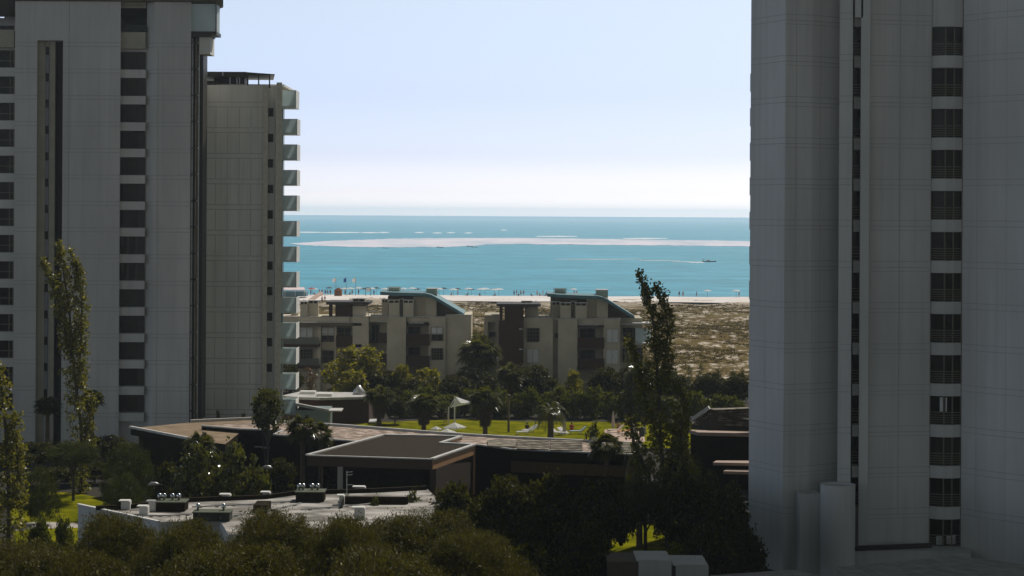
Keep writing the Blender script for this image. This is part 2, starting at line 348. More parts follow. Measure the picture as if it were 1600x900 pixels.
# sandbar, with a low hump so that it has real height
sbp = [(452, 381), (480, 379), (520, 376.5), (560, 375), (620, 373.3), (700, 372), (800, 371.8), (900, 373), (1000, 374.6), (1100, 376), (1230, 377.5),
       (1230, 385.5), (1100, 384.5), (1000, 383.4), (900, 382.4), (800, 381.4), (760, 382.2), (740, 384.4), (700, 386), (640, 386.6), (590, 386.6), (540, 385.8), (480, 383.6)]
def ragged(px, amp):
    out = []
    for (a, c), (a2, c2) in zip(px, px[1:] + px[:1]):
        n_ = max(1, int(abs(a2 - a) / 6))
        for k in range(n_): out.append((a + (a2 - a) * k / n_, c + (c2 - c) * k / n_ + random.uniform(-amp, amp)))
    return out
sb = [GP(a, b_, 0.0) for a, b_ in ragged(sbp, 0.35)]
mb = MB(); mb.prism([(q.x, q.y) for q in sb], -0.3, 0.2)
sbm = mat('wet_sandbar', (0.66, 0.63, 0.69), (0.40, 0.46, 0.54), rough=1.0, scale=0.02, stretch=(1, 0.2, 1), lo=.3, hi=.6, detail=8)
o = mb.build('sandbar', sbm); o['kind'] = 'structure'
FOAM = mat('foam', (0.85, 0.87, 0.88), rough=1.0)
def foam(name, pts, label, thick):
    mb = MB()
    for (a, b_, y_) in pts:
        q0 = GP(a, y_ - thick / 2, 0.1); q1 = GP(b_, y_ - thick / 2, 0.1); q2 = GP(b_, y_ + thick / 2, 0.1); q3 = GP(a, y_ + thick / 2, 0.1); m_ = GP((a + b_) / 2, y_ - thick * 0.9, 0.1); m2 = GP((a + b_) / 2, y_ + thick * 0.9, 0.1)
        c0 = GP(a - 3, y_, 0.1); c1 = GP(b_ + 3, y_, 0.1)
        mb.prism([(q.x, q.y) for q in (c0, q3, m2, q2, c1, q1, m_, q0)], -0.2, 0.25)
    o = mb.build(name, FOAM); o['kind'] = 'stuff'; o['label'] = label
    return o
foam('breaking_surf', [(462, 500, 363), (505, 560, 363.3), (566, 588, 363.6), (592, 606, 363.2), (650, 660, 363.4), (678, 688, 364), (700, 709, 363.6), (728, 736, 364), (784, 790, 359.5),
                       (840, 900, 369.5), (975, 1040, 372.8)], 'thin white lines of surf breaking behind the sandbar', 0.9)
# lawns, paths, roads
def gsheet(name, px, z, m): return sheet(name, [tuple(GP(a, b_, z).xy) for a, b_ in px], z, m)
gsheet('lawn', [(470, 700), (470, 664), (560, 661), (640, 658), (700, 656), (740, 655), (800, 658), (900, 659), (1010, 659), (1090, 662), (1090, 700)], 0.008, GRASS)
gsheet('garden_lawn', [(20, 830), (10, 775), (60, 768), (120, 770), (165, 780), (190, 800), (150, 870), (40, 900)], 0.008, GRASS)
gsheet('shaded_lawn', [(930, 900), (940, 820), (1080, 815), (1120, 850), (1110, 900)], 0.008, GRASS)
PAVE = mat('pale_paving', (0.42, 0.38, 0.33), (0.30, 0.27, 0.24), rough=0.95, scale=0.8)
gsheet('path', [(170, 800), (200, 745), (420, 738), (640, 742), (660, 778), (430, 782), (250, 790)], 0.012, PAVE)
gsheet('garden_path', [(0, 822), (60, 815), (140, 818), (140, 824), (60, 826), (0, 832)], 0.014, PAVE)
gsheet('road', [(1060, 662), (1180, 655), (1180, 640), (1060, 640)], 0.012, ASPH)
gsheet('plaza', [(560, 800), (620, 745), (1160, 742), (1170, 800), (900, 815)], 0.012, ASPH)

# weathering: broad mottling and rain streaks mixed into the tower concrete
def weather(m):
    n = m.node_tree; L = n.links; p = n.nodes['Principled BSDF']; src = p.inputs['Base Color'].links[0].from_socket
    tc = n.nodes.new('ShaderNodeTexCoord'); mp = n.nodes.new('ShaderNodeMapping'); mp.inputs['Scale'].default_value = (1, 1, .5); L.new(tc.outputs['Object'], mp.inputs[0])
    a = n.nodes.new('ShaderNodeTexNoise'); a.inputs['Scale'].default_value = .16; a.inputs['Detail'].default_value = 6; L.new(mp.outputs[0], a.inputs[0])
    m2 = n.nodes.new('ShaderNodeMapping'); m2.inputs['Scale'].default_value = (2.6, 2.6, .09); L.new(tc.outputs['Object'], m2.inputs[0])
    b = n.nodes.new('ShaderNodeTexNoise'); b.inputs['Scale'].default_value = 1.0; b.inputs['Detail'].default_value = 3; L.new(m2.outputs[0], b.inputs[0])
    r = n.nodes.new('ShaderNodeMapRange'); r.inputs[1].default_value = .3; r.inputs[2].default_value = .7; r.inputs[3].default_value = .84; r.inputs[4].default_value = 1.08; L.new(a.outputs[0], r.inputs[0])
    q = n.nodes.new('ShaderNodeMapRange'); q.inputs[1].default_value = .52; q.inputs[2].default_value = .75; q.inputs[3].default_value = 1.0; q.inputs[4].default_value = .90; L.new(b.outputs[0], q.inputs[0])
    mu = n.nodes.new('ShaderNodeMath'); mu.operation = 'MULTIPLY'; L.new(r.outputs[0], mu.inputs[0]); L.new(q.outputs[0], mu.inputs[1])
    x = n.nodes.new('ShaderNodeMix'); x.data_type = 'RGBA'; x.blend_type = 'MULTIPLY'; x.inputs[0].default_value = 1; L.new(src, x.inputs[6]); L.new(mu.outputs[0], x.inputs[7]); L.new(x.outputs[2], p.inputs['Base Color'])
weather(CONC); weather(CONC2)
# ------------------------------------------------------------------ RIGHT TOWER
ST = 2.88
def near_tower():
    D0 = 140.0
    t = thing('apartment_tower', (32, 145, 0), 'tall grey concrete tower on the right with a three pane window bay on every floor', 'tower', 'apartment towers')
    P = lambda a, d: (X(a, d), d)
    outl = [P(1173, 168), P(1172, 144), P(1226, 140), P(1268, 140.7), P(1310, 142.2), P(1311, 139.2), P(1331, 139), P(1331, 139.9), P(1344, 139.9), P(1344, 139), P(1358, 139), P(1359, 139.7), P(1454, 140.6),
            P(1454, 141.6), P(1503, 141.6), P(1504, 140.4), P(1545, 138.3), P(1600, 136.2), P(1660, 133.5), P(1950, 133), P(1950, 170), P(1700, 176), P(1350, 180)]  # unseen right end extended to keep the sun off the slab roof
    ZT = 58.0
    mb = MB(); mb.prism(outl, 0, ZT)
    rows = [43 + 63.85 * k for k in range(-5, 13)]
    for k, y in enumerate(rows):
        z1 = Z(1475, y - 19, 141); z0 = Z(1475, y, 141)
        # bowed spandrel between bay windows
        poly = [P(1454, 141.7), P(1454, 140.75), P(1466, 140.35), P(1478, 140.2), P(1491, 140.25), P(1503, 140.5), P(1503, 141.7)]
        if k == 5: z1 = Z(1475, -60, 141)
        if k >= 5: mb.prism(poly, z0, z1)
    z_last = Z(1475, rows[-1] + 45, 141); mb.prism([P(1454, 141.7), P(1454, 140.75), P(1478, 140.2), P(1503, 140.5), P(1503, 141.7)], 0, z_last)
    # top plain segment of the bay
    mb.prism([P(1454, 141.7), P(1454, 140.9), P(1476, 140.6), P(1503, 140.5), P(1503, 141.7)], Z(1475, 20, 141), ZT - 0.5)
    js = [Z(1475, y - 17, 141) for y in rows] + [Z(1475, y - 8, 141) for y in rows]
    E = [(outl[i], outl[i + 1]) for i in (1, 2, 3, 5, 11, 15, 16, 17)]
    joints(mb, E, js, 0.035)
    joints(mb, [(outl[2], outl[3]), (outl[3], outl[4]), (outl[11], outl[12])], [Z(1475, y - 2, 141) for y in rows], 0.03)
    vjoint(mb, outl[11], outl[12], 0.48, 4, ZT); vjoint(mb, outl[3], outl[4], 0.3, 4, ZT, 0.03); vjoint(mb, outl[15], outl[16], 0.55, 4, ZT, 0.03)
    vjoint(mb, outl[1], outl[2], 0.45, 2, ZT, 0.02); vjoint(mb, outl[2], outl[3], 0.4, 2, ZT, 0.03); vjoint(mb, outl[16], outl[17], 0.5, 4, ZT, 0.02)
    mb.build('wall', [CONC, JOINT], t)
    # seaward balconies that just show past the left edge
    mb = MB(); mb.box(X(1171.6, 166), X(1176, 166), 165.3, 166.3, Z(1170, 143, 166), Z(1170, 115, 166))
    bal = mb.build('balcony', CONC, t)
    for k in range(1, 10): movepart(bal, t, (0, 0, -ST * k))
    # bay windows: pane > frame, railing
    def bay(y, extra=None):
        z1 = Z(1475, y, 141); z0 = Z(1475, y + 45, 141); x0, x1 = X(1455, 140.9), X(1502, 140.9)
        xm = x0 + (x1 - x0) * 0.42
        mb = MB(); mb.add([(x0, 141.0, z0), (xm, 140.62, z0), (x1, 140.8, z0), (x1, 140.8, z1), (xm, 140.62, z1), (x0, 141.0, z1)], [(0, 1, 4, 5), (1, 2, 3, 4)])
        wn = mb.build('window', DGLASS, t)
        fb = MB(); yf = lambda f: (141.0 - 0.38 * f / 0.42 if f < 0.42 else 140.62 + 0.18 * (f - 0.42) / 0.58) - 0.05
        for f in (0.0, 0.42, 0.71, 1.0):
            x = x0 + (x1 - x0) * f; fb.bar((x, yf(f), z0), (x, yf(f), z1), 0.09, 0.08)
        for q in (0.0, 0.42, 1.0):
            z = z0 + (z1 - z0) * q; fb.bar((x0, yf(0), z), (xm, yf(.42), z), 0.06, 0.06); fb.bar((xm, yf(.42), z), (x1, yf(1), z), 0.06, 0.06)
        fb.build('frame', FRAME, wn)
        rb = MB()
        for q in (0.09, 0.17, 0.25, 0.33):
            z = z0 + (z1 - z0) * q; rb.bar((x0, yf(0) - .06, z), (xm, yf(.42) - .06, z), 0.03, 0.045); rb.bar((xm, yf(.42) - .06, z), (x1, yf(1) - .06, z), 0.03, 0.045)
        rb.build('railing', FRAME, wn)
        return wn
    wn = bay(rows[5])
    ws = [wn] + [movepart(wn, t, (0, 0, Z(1475, y, 141) - Z(1475, rows[5], 141))) for y in rows[6:]]
    for i_, o_ in enumerate(ws): o_.material_slots[0].link = 'OBJECT'; o_.material_slots[0].material = [DGLASS, CURTS[5], DGLASS, CURT, DGLASS, DGLASS, CURTS[5]][i_ % 7]
    def blind(a, b_, y0, y1, parent, m_, nm='blind'):
        mb = MB(); mb.pbox(a, b_, y0, y1, 140.64, 0.03); return mb.build(nm, m_, parent)
    blind(1468.5, 1479.5, 621, 643, ws[9], WHITEP); blind(1463, 1476, 838, 851, ws[12], STONE); blind(1479, 1493, 836, 850, ws[12], STONE)
    # slit windows
    sy = [Z(1337, 43 + 63.85 * k, 139.8) for k in range(12)]
    mb = MB(); xa, xb = X(1332, 139.8), X(1343.3, 139.8); mb.box(xa, xb, 139.86, 139.895, sy[0] - 1.95, sy[0])
    sw = mb.build('window', DGLASS, t)
    fb = MB(); fb.box(xa, xb, 139.6, 139.86, sy[0] - 2.05, sy[0] - 1.95)
    for q in (0.25, 0.5, 0.75, 1.0): fb.box(xa, xb, 139.78, 139.83, sy[0] - 1.95 + q * 0.8, sy[0] - 1.9 + q * 0.8)
    fb.build('frame', FRAME, sw)
    for z in sy[1:]: movepart(sw, t, (0, 0, z - sy[0]))
    mb = MB()
    mb.box(xa - .02, xb + .02, 139.0, 139.9, Z(1337, 28, 139.4), ZT - 1)
    mb.build('infill_panel', CONC, t)
    mb = MB(); mb.box(xa, xb, 139.45, 139.89, sy[0] + 0.02, sy[0] + ST - 2.07); spn = mb.build('spandrel_panel', mat('grey_panel', (0.42, 0.41, 0.38), rough=.9), t)
    for z in sy[1:]: movepart(spn, t, (0, 0, z - sy[0]))
    # entrance drum and low walls at the foot
    mb = MB(); c = W(1309.5, 760, 137.3); zt = Z(1310, 760, 136.2)
    prof = [(1.19, 0), (1.19, zt), (1.0, zt), (1.0, zt - 0.4), (0.02, zt - 0.4)]
    mb.lathe((c.x, 137.4, 0), prof, 40); mb.build('stair_drum', CONC, t, smooth=False)
    mb = MB(); mb.box(X(1251, 139), X(1284, 139), 138.6, 141.5, 0, Z(1268, 771, 139)); mb.build('side_wall', CONC, t)
    mb = MB(); mb.prism([P(1338, 138.7), P(1458, 138.7), P(1520, 137.2), P(1520, 142), P(1338, 142)], 0, Z(1400, 860, 138.7), 0)
    mb.build('plinth', CONC, t)
    mb = MB(); mb.bar((X(1338, 138.6), 138.55, Z(1338, 857, 138.6)), (X(1458, 138.6), 138.55, Z(1458, 852, 138.6)), .12, .35); mb.build('ledge', DARKM, t)
    return t
near_tower()

# ------------------------------------------------------------------ LEFT TOWER
def left_tower():
    D = 215.0
    t = thing('apartment_tower', (-46, 220, 0), 'wide grey tower at the left edge with tall dark grooves and an open penthouse floor', 'tower', 'apartment towers')
    P = lambda a, d: (X(a, d), d)
    zg = Z(75, 63, D); zp = Z(200, 49, D)
    mb = MB()
    low = [P(-60, D + 1.2), P(22, D + 1.2), P(22, D), P(57, D), P(57, D + .9), P(85, D + 1.1), P(85, D + 2.6), P(97, D + 2.6), P(97, D), P(187, D), P(187, D + 1.2), P(227, D + 1.2), P(240, D), P(297, D),
           P(297, D + 4), P(313, D + 4), P(313, D + 8), P(300, D + 18), P(-60, D + 18)]
    mb.prism(low, 0, zg)
    mid = [P(-60, D + 1.2), P(22, D + 1.2), P(22, D), P(187, D), P(187, D + 1.2), P(227, D + 1.2), P(240, D), P(297, D), P(297, D + 4), P(313, D + 4), P(313, D + 8), P(300, D + 18), P(-60, D + 18)]
    mb.prism(mid, zg, zp)
    ZT = Z(200, 2.5, D)
    mb.prism([P(22, D), P(187, D), P(187, D + 18), P(22, D + 18)], zp, ZT)
    mb.prism([P(228, D + 1.2), P(240, D), P(297, D), P(297, D + 4), P(297, D + 18), P(228, D + 18)], zp, ZT)
    # openings of the penthouse: rear wall pieces
    mb.prism([P(187, D + 17), P(229, D + 17), P(229, D + 18), P(187, D + 18)], zp, Z(200, 25, D + 17))
    mb.prism([P(214, D + 17), P(229, D + 17), P(229, D + 18), P(214, D + 18)], Z(200, 25, D + 17), ZT)
    mb.prism([P(187, D + 17), P(214, D + 17), P(214, D + 18), P(187, D + 18)], Z(200, 15, D + 17), ZT)
    mb.prism([P(-60, D + 17), P(23, D + 17), P(23, D + 18), P(-60, D + 18)], zp, Z(10, 28, D + 17))
    mb.prism([P(5, D + 17), P(23, D + 17), P(23, D + 18), P(5, D + 18)], Z(10, 28, D + 17), ZT)
    mb.pbox(187, 228, -2, 7.5, D + 0.9, 1.0, 2); mb.pbox(187, 228, 7.6, 12.5, D + 1.4, .4, 2)
    # penthouse parapets
    mb.pbox(187, 227, 50, 76, D + 0.5, 1.2, 2)
    mb.pbox(-60, 22, 47, 74, D + 0.5, 1.2, 2)
    # floor lines
    s0 = 41.35
    ys = [80 + s0 * k for k in range(15)]
    for k, y in enumerate(ys):
        z0, z1 = Z(207, y, D), Z(207, y - 13, D)
        if k: mb.box(X(187, D + .3), X(226, D + .3), D + .35, D + 1.3, z0, z1)
        ya = y - 2.5; z0, z1 = Z(10, ya, D), Z(10, ya - 13.5, D)
        if k: mb.box(X(-60, D + .3), X(22, D + .3), D + .35, D + 1.3, z0, z1)
    js = [Z(140, y - 13 , D) for y in ys] + [Z(140, y - 7, D) for y in ys]
    E = [(P(22, D), P(57, D)), (P(97, D), P(187, D)), (P(240, D), P(297, D)), (P(227, D + 1.2), P(240, D))]
    joints(mb, E, js, 0.05)
    vjoint(mb, P(97, D), P(187, D), 0.1, 2, ZT, .08); vjoint(mb, P(240, D), P(297, D), 0.1, 2, Z(200, 75, D), .05)
    mb.build('wall', [CONC, JOINT, TAN], t)
    # brown faced groove linings
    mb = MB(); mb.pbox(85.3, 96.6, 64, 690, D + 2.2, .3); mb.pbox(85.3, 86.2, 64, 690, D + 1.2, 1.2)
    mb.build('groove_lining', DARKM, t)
    mb = MB(); mb.pbox(57.4, 69.4, 66, 690, D + .84, .25); mb.pbox(77, 84.6, 66, 690, D + .84, .25); mb.pbox(69.4, 77, 66, 72, D + .84, .25); mb.build('groove_panel', TAN, t)
    # windows of the right hand column
    y = ys[0]
    mb = MB(); mb.box(X(187.5, D + 1.1), X(226, D + 1.1), D + 1.05, D + 1.15, Z(207, y + 27.5, D), Z(207, y, D)); wn = mb.build('window', CURT, t)
    mb = MB(); z0, z1 = Z(207, y + 27.5, D), Z(207, y, D)
    for a in (187.8, 216.5, 225.6): mb.bar((X(a, D + 1), D + 1.02, z0), (X(a, D + 1), D + 1.02, z1), .1, .08)
    mb.bar((X(187.8, D + 1), D + 1.02, z1 - .04), (X(225.6, D + 1), D + 1.02, z1 - .04), .08, .08)
    mb.box(X(217, D + 1), X(225.4, D + 1), D + .98, D + 1.04, z0, z1)
    mb.build('frame', DARKM, wn)
    vary(wn, 0)
    for i_, q in enumerate(ys[1:14]): vary(movepart(wn, t, (0, 0, Z(207, q, D) - z1)), i_ * 5 + 3)
    # far left column windows: pane > frame
    y = 77.5
    mb = MB(); z0, z1 = Z(5, y + 27.5, D), Z(5, y, D); mb.box(X(-60, D + 1.1), X(21.5, D + 1.1), D + 1.05, D + 1.15, z0, z1); wn = mb.build('window', DGLASS, t)
    mb = MB()
    for a in (-30, -8, 15.2, 21): mb.bar((X(a, D + 1), D + 1.0, z0), (X(a, D + 1), D + 1.0, z1), .12, .08)
    for q in (.0, .4, 1): mb.bar((X(-60, D + 1), D + 1.0, z0 + (z1 - z0) * q), (X(21, D + 1), D + 1.0, z0 + (z1 - z0) * q), .07, .09)
    mb.build('frame', FRAME, wn)
    for q in ys[1:14]: movepart(wn, t, (0, 0, Z(207, q, D) - Z(207, 80, D)))
    # slit windows in the groove with bluish panels between
    mb = MB(); mb.pbox(69.6, 76.8, 73, 86, D + .95, .1); sw = mb.build('window', DGLASS, t)
    mb = MB(); mb.pbox(69.6, 76.8, 86.2, 113.8, D + .9, .15); pn = mb.build('spandrel_panel', mat('lilac_panel', (0.27, 0.28, 0.30), rough=.9), t)
    for k in range(1, 14): movepart(sw, t, (0, 0, -k * s0 * D / F)); movepart(pn, t, (0, 0, -k * s0 * D / F))
    # pipe shaft at the right edge
    mb = MB(); mb.pbox(297.3, 304, 55, 655, D + 2, 1.0, 0); mb.pbox(310, 316, 60, 655, D + 2, 3.0, 0)
    mb.build('pipe_shaft', DARKM, t)
    for a, r_, m_ in ((299.2, .13, GALV), (305.6, .10, TAN), (307.6, .16, BROWNC), (309.6, .08, GALV)):
        mb = MB(); mb.tube([(X(a, D + 1.5), D + 1.5, 1), (X(a, D + 1.5), D + 1.5, Z(300, 58, D))], r_, 8)
        for k in range(15): 
            z = Z(300, 66 + s0 * k, D); mb.box(X(297, D + 1.5), X(a, D + 1.5), D + 1.3, D + 1.45, z, z + .12)
        mb.build('pipe', m_, t)
    # glazed box at the top right, its roof and the small block below
    mb = MB(); mb.pbox(297.6, 337, 6, 49, D + .3, 3.0); mb.build('glazed_box', FROST, t)
    mb = MB(); mb.pbox(297.6, 338.3, 49, 54.5, D + .2, 3.3); mb.pbox(300, 330, 54.5, 57.2, D + .4, 3); mb.pbox(337, 338.3, 5, 54, D + .2, .3); mb.pbox(297, 298, 5, 54, D + .25, .2); mb.build('box_frame', DARKM, t)
    mb = MB(); mb.pbox(311.5, 328.5, 57.2, 84.5, D + 1, 3); mb.build('lower_box', CONC2, t)
    mb = MB(); mb.prism([P(-60, D - .4), P(235, D - .4), P(347, D - 1.2), P(347, D + 6), P(300, D + 18), P(-60, D + 18)], Z(200, 1.8, D), Z(200, -6, D)); mb.build('roof', BROWNC, t)
    # railing and glass of the penthouse terrace
    mb = MB(); mb.pbox(188, 227, 39, 49, D + .6, .05); mb.build('balustrade', DGLASS, t)
    mb = MB(); mb.pbox(-60, 22, 40, 46, D + .6, .05); mb.build('balustrade', DGLASS, t)
left_tower()

# ------------------------------------------------------------------ SECOND LEFT TOWER (with balconies)
def mid_tower():
    D = 224.0; s0 = 40.05
    t = thing('apartment_tower', (-30, 229, 0), 'panelled tower with a stack of pale balconies on its right side and a roof canopy', 'tower', 'apartment towers')
    P = lambda a, d: (X(a, d), d)
    zt = Z(360, 133, D)
    mb = MB()
    mb.prism([P(313, D + .8), P(318.5, D + .8), P(318.5, D), P(410, D), P(410, D - .45), P(418, D - .45), P(418, D + .9), P(430, D + .9), P(430, D - .45), P(440, D - .45), P(440, D + 2.0), P(435, D + 14), P(313, D + 14)], 0, zt)
    mb.pbox(410, 418, 133 - 1, 160, D - .45, .6)
    mb.box(X(313, D), X(440, D), D + 2, D + 14, zt, zt + .25)
    ys = [167.5 + s0 * k for k in range(13)]
    for y in ys:
        js_ = [Z(364, y, D), Z(364, y - 7.5, D)]
        joints(mb, [(P(318.5, D), P(410, D))], js_, .055)
        for k in range(5):
            vjoint(mb, P(318.5, D), P(410, D), 0.2 * (k + .97), Z(364, y + 31.5, D), Z(364, y, D), .05)
    mb.build('wall', [CONC2, JOINT], t)
    mb = MB(); mb.box(X(410.3, D - .5), X(417.6, D - .5), D - .5, D - .455, 0, zt); mb.box(X(431, D - .5), X(439.6, D - .5), D - .5, D - .455, 0, zt + .3); mb.build('rib', mat('beige_rib', (0.62, 0.57, 0.47), rough=.9), t)
    # windows beside the ribs
    mb = MB(); mb.pbox(418.4, 427, 169, 182, D + .8, .1); wn = mb.build('window', CURT, t)
    mb = MB(); mb.pbox(418.4, 430, 182.2, 208.8, D + .7, .2); pn = mb.build('spandrel_panel', WHITEP if 0 else CONC2, t)
    mb = MB(); mb.pbox(313.5, 318, 136, 165.5, D + .6, .2); lp = mb.build('side_panel', SLATB, t)
    mb = MB(); mb.pbox(313.5, 318, 166, 180, D + .65, .1); lw = mb.build('window', DGLASS, t)
    for k in range(1, 12):
        d = (0, 0, -k * s0 * D / F); movepart(wn, t, d); movepart(pn, t, d); movepart(lw, t, d)
    mb = MB(); mb.pbox(313.5, 318, 180.3, 205.5, D + .6, .2); lp = mb.build('side_panel', SLATB, t)
    for k in range(1, 12): movepart(lp, t, (0, 0, -k * s0 * D / F))
    # balconies: slab > front and side glass
    def balcony(y, x1, h):
        mb = MB(); zt_, zb = Z(450, y, D), Z(450, y + h, D)
        xa, xb = X(433, D), X(x1, D)
        mb.box(xa, xb, D + 1.0, D + 4.2, zb, zb + .22); bl = mb.build('balcony', CONC2, t)
        mb = MB(); mb.box(xa, xb, D + .93, D + .99, zb + .03, zt_); mb.box(xb, xb + .05, D + .95, D + 4.2, zb + .03, zt_); mb.box(xa, xb, D + 4.15, D + 4.2, zb + .3, zt_); mb.build('balustrade', FROST, bl)
        mb = MB(); mb.box(xa, xb + .07, D + .9, D + 1.0, zt_ + .002, zt_ + .07); mb.box(xb + .055, xb + .10, D + .9, D + 4.2, zb - .02, zt_ + .07); mb.build('handrail', WHITEP, bl)
        return bl
    balcony(141, 459, 27)
    b0 = balcony(186, 461, 23.5)
    for k in range(1, 12): movepart(b0, t, (0, 0, -k * s0 * D / F))
    # greenish glazing behind the balconies
    mb = MB(); mb.pbox(433.5, 441.3, 145, 650, D + 1.9, 1.4); mb.build('glazed_side', mat('green_glass', (0.16, 0.22, 0.19), rough=.3), t)
    # roof canopy with slats, posts, ducts
    mb = MB()
    za = Z(350, 112, D + 1)
    mb.prism([P(312, D + .5), P(384, D + .5), P(384, D + 9), P(312, D + 9)], Z(350, 119, D), Z(350, 111.5, D))
    mb.prism([P(384, D - .3), P(428, D - .3), P(426, D + 8), P(384, D + 8)], Z(400, 117.5, D), [Z(400, 113, D), Z(400, 116, D), Z(400, 116, D), Z(400, 113, D)])
    mb.build('roof_canopy', DARKM, t)
    for a in (386, 403, 420):
        mb = MB(); mb.bar((X(a, D + .6), D + .6, Z(a, 137, D)), (X(a, D + .6), D + .6, Z(a, 117, D)), .14, .14); mb.build('post', DARKM, t)
    mb = MB(); mb.pbox(334, 382, 119, 131.5, D + 3, 3); mb.pbox(316, 336, 126, 131, D + 1, 2); mb.build('plant_room', DARKM, t)
    for a in (324, 349):
        mb = MB(); mb.pbox(a - 2, a, 112.5, 118, D + .3, .15); mb.pbox(a - (14 if a < 330 else 1), a, 112.3, 113.4, D + .3, .15); mb.build('bracket', GALV, t)
    for a in (358, 369, 373): 
        mb = MB(); mb.tube([(X(a, D + 1), D + 1, zt), (X(a, D + 1), D + 1, zt + 1.0)], .07, 6); mb.build('pipe', GALV, t)
mid_tower()
# ------------------------------------------------------------------ LOW BUILDINGS (flat roofs in the park)
GRAVEL = mat('roof_gravel', (0.42, 0.33, 0.27), (0.16, 0.12, 0.09), rough=1.0, scale=1.6, bump=0.8, bscale=6, lo=0.42, hi=0.60, detail=6, bdist=.1)
GRAVD = mat('dark_roof_felt', (0.030, 0.021, 0.010), (0.019, 0.014, 0.007), rough=0.95, scale=2.5, spec=0.1)
ROOFE = mat('earth_roof', (0.24, 0.175, 0.11), (0.15, 0.105, 0.06), rough=1.0, scale=0.7)
COPING = mat('metal_coping', (0.52, 0.50, 0.47), (0.40, 0.39, 0.36), rough=0.55, scale=2)
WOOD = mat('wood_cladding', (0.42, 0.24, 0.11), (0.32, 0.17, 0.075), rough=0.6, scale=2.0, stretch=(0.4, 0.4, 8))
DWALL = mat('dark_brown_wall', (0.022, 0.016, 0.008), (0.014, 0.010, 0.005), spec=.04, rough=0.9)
SLATR = mat('weathered_slats', (0.24, 0.21, 0.16), (0.085, 0.072, 0.05), rough=0.95, scale=1.5, detail=8, lo=.42, hi=.58)
RED = mat('rust_panel', (0.060, 0.030, 0.016), (0.048, 0.024, 0.012), rough=0.8)
WROOF = mat('worn_white_roof', (0.40, 0.375, 0.34), (0.12, 0.108, 0.09), rough=0.85, scale=0.55, stretch=(0.7, 1.3, 1), lo=0.38, hi=0.62, detail=7)
SHADEW = mat('offwhite_wall', (0.60, 0.59, 0.55), (0.50, 0.49, 0.45), rough=0.8, scale=0.6)

def gp(lst, z): return [tuple(GP(a, b_, z).xy) for a, b_ in lst]
def inset(poly, t, d):
    return [(x + t[0] * d, y + t[1] * d) for x, y in poly]
def coping(mb, pts, z, w_=0.28, h=0.16, mi=0):
    for a, b_ in zip(pts[:-1], pts[1:]): mb.bar((a[0], a[1], z + h / 2), (b_[0], b_[1], z + h / 2), w_, h, mi)

# long gravel roofed pavilion
def long_pavilion():
    t = thing('park_pavilion', (-5, 170, 0), 'long low pavilion with a pinkish gravel roof stretching across the park', 'building')
    z = 6.0
    back = gp([(408, 658.5), (470, 662), (545, 667), (660, 676), (740, 681.5), (800, 685), (900, 690), (1004, 695)], z)
    front = gp([(1004, 712), (905, 707.5), (800, 703), (734, 694.5), (660, 694), (547, 690), (428, 680), (442, 673.5), (380, 671.5), (315, 666)], z)
    mb = MB(); mb.prism(back + front, z - 0.75, z, 1, 0); mb.build('roof', [GRAVEL, DWALL], t)
    mb = MB(); coping(mb, back, z, .3, .2); mb.build('roof_edge', COPING, t)
    mb = MB(); coping(mb, front, z, .22, .12); mb.build('roof_edge', COPING, t)
    inner = [(x, y - 0.8) for x, y in back] + [(x, y + 1.6) for x, y in front]
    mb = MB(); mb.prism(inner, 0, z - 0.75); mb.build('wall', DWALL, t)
    mb = MB(); a = gp([(800, 703), (905, 707.5), (1004, 712)], z)
    for p_, q_ in zip(a[:-1], a[1:]): mb.bar((p_[0], p_[1] + .7, 4.6), (q_[0], q_[1] + .7, 4.6), .5, .9)
    mb.build('fascia', mat('dim_wood', (0.11, 0.07, 0.03), rough=.8), t)
    # weathered slat decks on top
    for (a0, a1, yb, yf) in ((762, 806, 688.5, 699), (808, 858, 689, 703.5), (860, 910, 689.5, 705.5), (930, 1004, 693, 708)):
        mb = MB()
        for k in range(6):
            yy = yb + (yf - yb) * (k + .3) / 6.0
            p_, q_ = GP(a0, yy, z + .1), GP(a1, yy + (a1 - a0) * .012, z + .1)
            mb.bar((p_.x, p_.y, z + .13), (q_.x, q_.y, z + .13), .75, .12)
        mb.build('slat_deck', SLATR, t)
    return t
long_pavilion()

def left_wing():
    t = thing('park_pavilion', (-30, 176, 0), 'low dark wing with a bare earth coloured roof below the left tower', 'building')
    z = 5.7
    pl = gp([(204, 669), (298, 660), (399, 655.6), (409, 658.5), (380, 671.5), (352, 694), (294, 686.5)], z)
    mb = MB(); mb.prism(pl, z - .6, z, 1, 0); mb.build('roof', [ROOFE, DWALL], t)
    mb = MB(); coping(mb, [pl[2], pl[1]], z, .3, .25); coping(mb, [pl[3], pl[2]], z, .3, .25); mb.build('roof_edge', COPING, t)
    mb = MB(); coping(mb, [pl[0], pl[6]], z, .3, .2); mb.build('roof_edge', COPING, t)
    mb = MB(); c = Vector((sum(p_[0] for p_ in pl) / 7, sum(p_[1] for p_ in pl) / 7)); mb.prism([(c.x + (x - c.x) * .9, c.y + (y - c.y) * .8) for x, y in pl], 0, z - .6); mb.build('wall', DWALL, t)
    mb = MB()
    for a0, a1, yy in ((340, 365, 694.6), (366, 382, 694), (398, 410, 697), (410, 420, 698.4)):
        p_, q_ = GP(a0, yy, 4.6), GP(a1, yy + .4, 4.6); mb.bar((p_.x, p_.y, 4.55), (q_.x, q_.y, 4.55), .25, .12)
    mb.build('ledge', COPING, t)
left_wing()

